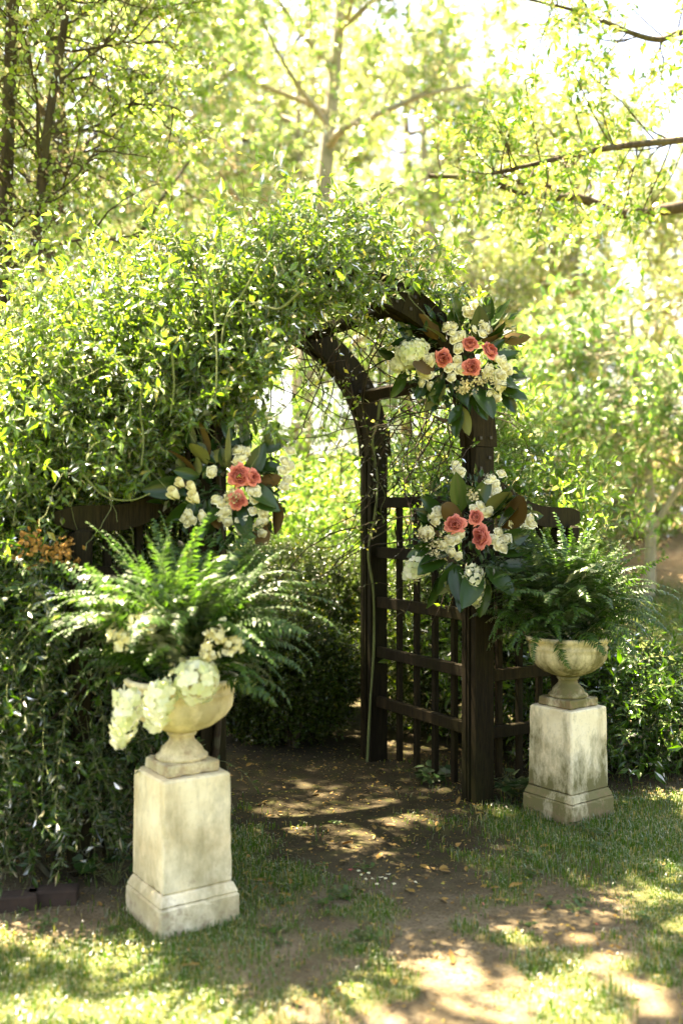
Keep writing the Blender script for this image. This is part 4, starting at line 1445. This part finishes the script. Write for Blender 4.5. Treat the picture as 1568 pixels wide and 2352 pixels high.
ta = wood_tree(21, 13, 4.0, M['far'], .12, M['bark_grey'], 'tall pale-trunked tree with leaning stem above the arbor', gz(-.9, 19), .9)
tb = wood_tree(22, 10, 3.6, M['far_b'], .13, M['bark_grey'], 'yellow-leaved tree standing beyond the arbor top', gz(2.0, 24))
tc_t = wood_tree(23, 14, 4.2, M['far'], .12, M['bark_dark'], 'full green tree between the twiggy tree and the pale trunk', gz(-4.6, 15.5))
spots = [(tc_t, -8.5, 20, 1.0, 1.2, 'broad green tree behind the twiggy small-leaved tree'), (ta, -4.5, 25, 1.1, 2.0, 'tall slender green tree behind the full green tree'),
         (tb, -1.2, 29, 1.15, .7, 'tall yellow-leaved tree behind the pale leaning trunk'), (tb, 4.6, 19.5, .72, 2.2, 'mid-sized yellow-leaved tree on the bank behind the layered young tree'),
         (tb, 7.0, 22, .65, 4.0, 'yellow-leaved tree beyond the dark overhanging limbs'), (ta, 12.0, 26, 1.1, 1.0, 'tall green tree behind the trunk of the shade tree'),
         (tc_t, -12, 28, 1.2, 4.0, 'tallest dense tree behind the twiggy dark trunks'), (tb, 5.6, 32, .8, 5.1, 'far yellow-leaved tree deep in the wood under the open sky'),
         (ta, 1.2, 36, 1.05, 3.3, 'far green tree above the top of the arch'), (tc_t, -7, 36, 1.3, .4, 'far broad tree behind the slender green tree'), (tc_t, 9, 36, .8, 2.5, 'far green tree beyond the yellow-leaved trees'),
         (tb, 2.4, 16.5, .40, 3.9, 'low yellow-leaved sapling on the bank behind the honeysuckle'), (tc_t, -1.8, 14.2, .30, .5, 'low green sapling behind the pale shrub seen through the arch'),
         (tc_t, .6, 15.0, .30, 2.6, 'low green sapling beyond the lattice and the sunlit shrub'), (tb, 4.2, 26, .55, 0.3, 'slim yellow-leaved tree standing before the far wood'),
         (tc_t, -3.2, 33, 1.15, 2.9, 'far full green tree behind the yellow-leaved tree and the leaning trunk'), (tc_t, 2.8, 44, 1.25, 5.2, 'farthest broad green tree closing the wood beyond the arch'),
         (tc_t, 8.6, 46, 1.1, 1.7, 'farthest green tree closing the wood beyond the overhanging limbs'), (ta, 5.0, 38, .9, 4.4, 'far slender green tree between the yellow-leaved trees')]
for src, x, y, s_, rz, lab in spots:
    c = copy_tree(src)
    c.location = gz(x, y)
    c.rotation_euler = (0, 0, rz)
    c.scale = (s_ * 1.05, s_ * 1.05, s_)
    c['label'] = lab
    c['group'] = 'trees of the wood behind'

# ------------------------------------------------------------------ overhanging shade tree
rng = np.random.default_rng(77)
ST = np.array([5.6, 9.8, 0.])
shade = thing('shade_tree', 'spreading shade tree whose long limbs overhang the arbor from the right', 'tree', tuple(ST))
geo = []
tr_pts = spline([(0, 0, -.2), (.05, 0, 2), (-.1, 0, 4.5), (-.3, -.1, 7), (-.2, 0, 10.5)], 20)
geo.append(tubes(tr_pts[None], np.linspace(.26, .12, 20)[None], 12))
# the two limbs in view
limb_a = spline([np.array([5.4, 9.6, 4.6]), pt(1700, 300, 8.6), pt(1568, 312, 8.2), pt(1400, 330, 8.0), pt(1250, 362, 7.9), pt(1130, 390, 7.8)], 30) - ST
limb_b = spline([np.array([5.5, 9.8, 3.6]), pt(1660, 445, 10.2), pt(1568, 465, 10.0), pt(1430, 482, 9.9), pt(1330, 445, 9.8), pt(1230, 442, 9.8), pt(1100, 402, 9.7), pt(985, 395, 9.6)], 30) - ST
limb_c = spline([pt(1330, 445, 9.8), pt(1260, 418, 9.8), pt(1190, 410, 9.7), pt(1130, 375, 9.6)], 30) - ST
limb_d = spline([np.array([5.4, 9.6, 6.2]), pt(1620, 60, 8.8), pt(1500, 80, 8.6), pt(1340, 20, 8.4), pt(1200, -15, 8.3)], 30) - ST
geo.append(tubes(limb_a[None], np.linspace(.042, .014, 30)[None], 7))
geo.append(tubes(limb_b[None], np.linspace(.078, .022, 30)[None], 8))
geo.append(tubes(limb_c[None], np.linspace(.030, .008, 30)[None], 7))
geo.append(tubes(limb_d[None], np.linspace(.040, .008, 30)[None], 7))
limbs = np.array([limb_a, limb_b, limb_c, limb_d])
n1 = child_shoots(limbs, 11, .32, 1, R(70), .85, 6, .12, -.05)
n1 = np.concatenate([n1, child_shoots(np.array([limb_a, limb_d, limb_a]), 9, .25, 1, R(65), 1.0, 6, .10, -.09)])
geo.append(tubes(n1, np.linspace(.008, .003, 7)[None].repeat(len(n1), 0), 4))
n2 = child_shoots(n1, 7, .15, 1, R(48), .36, 4, .16, .02)
geo.append(tubes(n2, np.linspace(.003, .0015, 5)[None].repeat(len(n2), 0), 3))
P, D, N = leaves_on(n2, 11, .25, .8, .6)
n = len(P)
L = .082 * rng.uniform(.6, 1.2, n); W = L * .44
r = np.clip(rng.beta(2, 2.4, n), 0, .88); r[rng.uniform(0, 1, n) < .10] = .98
pick = frame_pick(P + ST, 220, L, (900, 0, 1568, 560))
keep = single_leaves(shade, T_LANCE, M['over'], P, D, N, L, W, r, pick)
V, F_, rr = leaf_batch(P[keep], D[keep], N[keep], L[keep], W[keep], T_LANCE, r[keep])
part(shade, 'low_foliage', np_mesh('low_foliage', V, F_, M['over'], rr), kind='stuff')

up_l = child_shoots(tr_pts[None], 14, .5, 1, R(60), 2.6, 7, .12, -.04)
geo.append(tubes(up_l, np.linspace(.06, .02, 8)[None].repeat(len(up_l), 0), 5))
up_b = child_shoots(up_l, 7, .2, 1, R(48), 1.1, 5, .18, 0)
geo.append(tubes(up_b, np.linspace(.02, .006, 6)[None].repeat(len(up_b), 0), 4))
up_t = child_shoots(up_b, 6, .1, 1, R(50), .5, 4, .2, .02)
P, D, N = leaves_on(up_t, 9, .2, .8, .6)
L = .10 * rng.uniform(.6, 1.2, len(P))
V, F_, rr = leaf_batch(P, D, N, L, L * .5, T_KITE, np.clip(rng.beta(2, 2.4, len(P)), 0, .88))
part(shade, 'crown', np_mesh('crown', V, F_, M['over'], rr), kind='stuff')
V, F_ = merge(geo)
part(shade, 'trunk', np_mesh('trunk', V, F_, M['bark_dark'], smooth=True))

# unseen crown added over the arbor, its gaps shaped to make the sun patches
LIT = []          # (ground-projected x, y, radius x, radius y, how open)


def lit(p, rx, ry=None, a=1.0):
    p = np.asarray(p, float)
    g = p - S * (p[2] / S[2])
    LIT.append((g[0], g[1], rx, ry or rx, a))


for x, y, rx, ry in ((780, 2265, .10, .12), (880, 2150, .10, .10), (1040, 2235, .13, .10), (1000, 2195, .10, .06), (1120, 2290, .10, .1), (1400, 2205, .17, .10), (1540, 2120, .1, .1),
                     (60, 2330, .32, .05), (300, 2335, .22, .05), (520, 2345, .20, .04), (640, 2105, .16, .12), (560, 2200, .12, .08), (700, 2130, .10, .10), (930, 2040, .10, .07),
                     (1290, 2010, .12, .06), (1180, 1985, .10, .05), (1500, 1850, .20, .10), (1440, 1900, .12, .1), (1560, 1800, .2, .2), (1330, 2330, .14, .08), (900, 2330, .12, .06), (1490, 2040, .12, .06),
                     (660, 1870, .08, .1), (740, 1830, .07, .08), (770, 1930, .10, .08), (870, 1950, .09, .08), (690, 1790, .06, .06), (830, 1800, .06, .06), (610, 1915, .08, .07), (905, 1840, .05, .05),
                     (1180, 2130, .10, .08), (1270, 2080, .09, .07), (1400, 2065, .12, .06), (960, 2125, .10, .07), (1100, 2060, .10, .06), (820, 2080, .09, .07), (1240, 2265, .10, .08), (1500, 2290, .12, .08), (740, 2190, .09, .08)):
    k_ = (.45 if x > 480 else .75) if y > 2000 else 1.0
    lit(ground_pt(x, y), rx * k_ - .02, ry * k_ - .02)
lit((-1.60, 4.95, 2.6), .72, .65); lit((-1.95, 4.9, 2.2), .7, .7); lit((-1.25, 4.95, 2.75), .32, .30); lit((-1.75, 5.0, 2.2), .5, .5); lit((-2.0, 5.1, 1.8), .5, .5); lit((-1.6, 4.6, 1.9), .4, .35)
for hx, hy in ((450, 1540), (365, 1600), (288, 1630), (278, 1455), (510, 1450)):
    lit(pt(hx, hy, 3.72), .09, .10)
lit(ground_pt(740, 1870), .42, .36, .75)
lit((PL[0] - .05, PL[1], 1.25), .20, .22); lit((PL[0] + .05, PL[1] - .2, .98), .09, .1); lit((PL[0] + .2, PL[1] + .1, 1.3), .12, .12); lit((PL[0] + .45, PL[1], .95), .08, .12)
lit((PL[0] - .35, PL[1] - .2, .9), .07, .1)
lit(pt(205, 1230, 4.4), .10, .12); lit((PR[0], PR[1], 1.35), .10, .10); lit((PR[0] + .25, PR[1], 1.2), .10, .12); lit((.70, 5.35, 2.55), .10, .10); lit((.82, 5.3, 2.5), .08, .08); lit((-.45, 5.1, 2.95), .06, .05)
lit((-.3, 7.5, 1.25), .7, .5)
CT = np.array([3.4, .4, 0.])
canopy = thing('unseen_canopy_tree', 'unseen tall tree added to shade the arbor, its crown gapped for sun patches', 'tree', tuple(CT))
geo = []
ct_pts = spline([(0, 0, -.2), (-.05, 0, 2), (-.3, .2, 4.5), (-.7, .5, 7), (-1.0, .8, 9.5)], 20)
geo.append(tubes(ct_pts[None], np.linspace(.24, .10, 20)[None], 12))
NQ = 11000
gx_, gy_ = rng.uniform(-2.9, 3.4, NQ), rng.uniform(1.4, 8.2, NQ)
open_ = np.zeros(NQ)
for x, y, rx, ry, a in LIT:
    q = ((gx_ - x) / (rx + .13)) ** 2 + ((gy_ - y) / (ry + .13)) ** 2
    open_ = np.maximum(open_, a * (1 - sstep(.75, 1.1, q)))
holes = vnoise(gx_ + 50, gy_ + 50, .33, 31)
thr = .73 + .0 * gy_
open_ = np.maximum(open_, sstep(thr, thr + .08, holes) * .95)
ragged = np.maximum(sstep(6.8, 8.0, gy_), sstep(2.0, 2.8, gx_) * sstep(5.6, 6.2, gy_)) * .95
k_ = rng.uniform(0, 1, NQ) > np.maximum(open_, ragged)
gx_, gy_ = gx_[k_], gy_[k_]
hgt = 8.0 + 1.3 * rng.uniform(-1, 1, len(gx_))
cl = np.stack([gx_, gy_, 0 * gx_], -1) + S * (hgt / S[2])[:, None]
kk = 7
Pc = (cl[:, None, :] + rng.normal(size=(len(cl), kk, 3)) * .065).reshape(-1, 3) - CT
Dc = unit(rng.normal(size=Pc.shape) * np.array([1, 1, .35]))
Nc = unit(np.array([0, 0, 1.]) + .35 * rng.normal(size=Pc.shape))
Lc = .10 * rng.uniform(.7, 1.2, len(Pc))
V, F_, rr = leaf_batch(Pc, Dc, Nc, Lc, Lc * .62, T_KITE, np.clip(rng.beta(2, 2.4, len(Pc)), 0, .88))
part(canopy, 'crown', np_mesh('crown', V, F_, M['over'], rr), kind='stuff')
# limbs and twigs that carry the crown
tops = cl[np.where((gx_ > -1.0) & (gy_ > 1.5))[0]][rng.choice(((gx_ > -1.0) & (gy_ > 1.5)).sum(), 16, replace=False)] - CT
for q in tops:
    b = ct_pts[rng.integers(11, 19)]
    mid = (b + q) / 2 + np.array([0, 0, .5]) + rng.normal(size=3) * .3
    p3 = spline([b, mid, q], 12)
    geo.append(tubes(p3[None], np.linspace(.035, .010, 12)[None], 6))
tw = cl[rng.choice(len(cl), 700, replace=False)] - CT
near = tops[np.argmin(np.linalg.norm(tw[:, None, :] - tops[None], axis=2), axis=1)]
ok_ = np.linalg.norm(tw - near, axis=1) < .9
tw, near = tw[ok_], near[ok_]
tp = np.stack([near + (tw - near) * t for t in (0, .33, .66, 1)], 1)
tp[:, 1:3] += rng.normal(size=(len(tw), 2, 3)) * .08
geo.append(tubes(tp, np.linspace(.010, .003, 4)[None].repeat(len(tp), 0), 4))

V, F_ = merge(geo)
part(canopy, 'trunk', np_mesh('trunk', V, F_, M['bark_dark'], smooth=True))

# ------------------------------------------------------------------ small things on the ground
FL = [mag_leaf('fallen_leaf', 1.0, .5, c_, M['dead']) for c_ in (.8, -.6, .3)]
for me in FL:
    me.materials[0] = M['dead']
for i in range(120):
    if i < 85:
        x, y = rng.uniform(520, 1300), rng.uniform(1745, 2080)
    else:
        x, y = rng.uniform(100, 1540), rng.uniform(1900, 2330)
    p = ground_pt(x, y)
    o = link('fallen_leaf', FL[i % 3])
    s_ = rng.uniform(.025, .07)
    o.location = (p[0], p[1], float(ground_z(p[0], p[1])) + .006)
    o.rotation_euler = (rng.normal() * .25, rng.normal() * .25, rng.uniform(0, 6.28))
    o.scale = (s_, s_, s_)
    tag(o, 'small dry yellow-brown leaf lying on the bare earth', 'leaf', 'fallen leaves on the ground')
pet = rose_mesh('fallen_petal', M['white'], [(1, .9, .4, .9, .2)])
pet_p = rose_mesh('fallen_petal', M['coral'], [(1, .9, .4, .9, .2)])
for i, (x, y, k) in enumerate(((835, 2003, 0), (850, 2000, 0), (860, 2010, 0), (873, 2006, 0), (880, 2012, 0), (890, 1999, 0), (846, 2012, 0), (820, 1995, 0), (902, 2025, 0), (960, 2018, 0), (870, 2025, 0), (806, 1992, 1), (1364, 2115, 1), (1115, 2068, 1))):
    p = ground_pt(x, y)
    o = link('fallen_petal', pet_p if k else pet)
    s_ = .013 if k else .016
    o.location = (p[0], p[1], float(ground_z(p[0], p[1])) + .002)
    o.rotation_euler = (0, 0, rng.uniform(0, 6.28))
    o.scale = (s_, s_, s_)
    tag(o, 'pink petal dropped on the bare earth' if k else 'white petal dropped on the bare earth before the arbor', 'petal', 'fallen pink petals' if k else 'fallen white petals')


nd = 14000
q_ = np.random.default_rng(99)
dx_, dy_ = q_.uniform(-1.6, 2.4, nd), q_.uniform(2.9, 6.9, nd)
kd = (q_.uniform(0, 1, nd) < 1.05 - grass_amt(dx_, dy_)) & (np.hypot(dx_ - PL[0], dy_ - PL[1]) > .3) & (np.hypot(dx_ - PR[0], dy_ - PR[1]) > .3)
dx_, dy_ = dx_[kd], dy_[kd]
nd = len(dx_)
da = q_.uniform(0, 6.28, nd)
Ld = .005 + .026 * q_.uniform(0, 1, nd) ** 2.5
V, F_, rr = leaf_batch(np.stack([dx_, dy_, ground_z(dx_, dy_) + .004], -1), np.stack([np.cos(da), np.sin(da), q_.normal(size=nd) * .25], -1), unit(np.array([0, 0, 1.]) + .35 * q_.normal(size=(nd, 3))), Ld, Ld * q_.uniform(.15, .6, nd), T_KITE, q_.uniform(0, 1, nd))
o = link('leaf_litter', np_mesh('leaf_litter', V, F_, M['dead'], rr))
tag(o, 'scattered crumbs of dry leaf and chaff on the bare earth', 'litter', kind='stuff')


def weed_mesh(n, h, leaf, mat, tm=T_ROUND):
    az = rng.uniform(0, 6.28, n)
    rr = rng.uniform(.1, 1, n) * h * 1.1
    P = np.stack([rr * np.cos(az), rr * np.sin(az), h * rng.uniform(.3, 1, n)], -1)
    D = unit(np.stack([np.cos(az), np.sin(az), .2 * rng.normal(size=n)], -1))
    N = unit(np.array([0, 0, 1.]) + .3 * rng.normal(size=(n, 3)))
    L = leaf * rng.uniform(.6, 1.2, n)
    V, F_, r = leaf_batch(P, D, N, L, L * .95, tm, rng.uniform(0, .8, n))
    st = np.stack([np.zeros((n, 3)), P * np.array([.5, .5, .7]), P], 1)
    return np_mesh('leaves', V, F_, mat, r), np_mesh('stems', *tubes(st, np.full((n, 3), .0012), 3), M['vine_stem'])


wl, ws = weed_mesh(14, .035, .020, M['fern'])
for i in range(34):
    x, y = (rng.uniform(20, 800), rng.uniform(1960, 2200)) if i < 20 else (rng.uniform(560, 1500), rng.uniform(1860, 2300))
    if 290 < x < 560 and y < 2150:
        x += 300
    p = ground_pt(x, y)
    wd = thing('weed', 'small round-leaved weed in the thin turf', 'weed', (p[0], p[1], float(ground_z(p[0], p[1]))), rng.uniform(0, 6.28), 'weeds in the turf')
    k = rng.uniform(.7, 1.4)
    wd.scale = (k, k, k)
    part(wd, 'leaves', wl); part(wd, 'stems', ws)
for (x, y, Y, n, h, lab) in ((1175, 1800, 5.62, 60, .14, 'dark ivy clump between the lattice post and the mossy pedestal'), (1000, 1772, 5.95, 26, .09, 'small ivy tuft at the foot of the lattice'),
                             (265, 2040, 4.28, 22, .14, 'broad-leaved ivy at the side of the pale pedestal')):
    il, is_ = weed_mesh(n, h, .062, M['ivy'])
    iv = thing('ivy_plant', lab, 'ivy', ((x - 784) / F_D * Y, Y, 0.0))
    part(iv, 'leaves', il); part(iv, 'stems', is_)
for i, (x, y, lab) in enumerate(((115, 2075, 'red-brown edging brick half buried next to the broad-leaved ivy'), (20, 2090, 'red-brown edging brick farther from the ivy, under the dark shrub'))):
    p = ground_pt(x, y)
    o = link('edging_brick', box_mesh('edging_brick', (0, 0, .025), (.20, .09, .075), M['brick'], .006))
    o.location = (p[0], p[1] + .05, 0)
    o.rotation_euler = (0, 0, R(8 + 4 * i))
    tag(o, lab, 'brick', 'edging bricks')
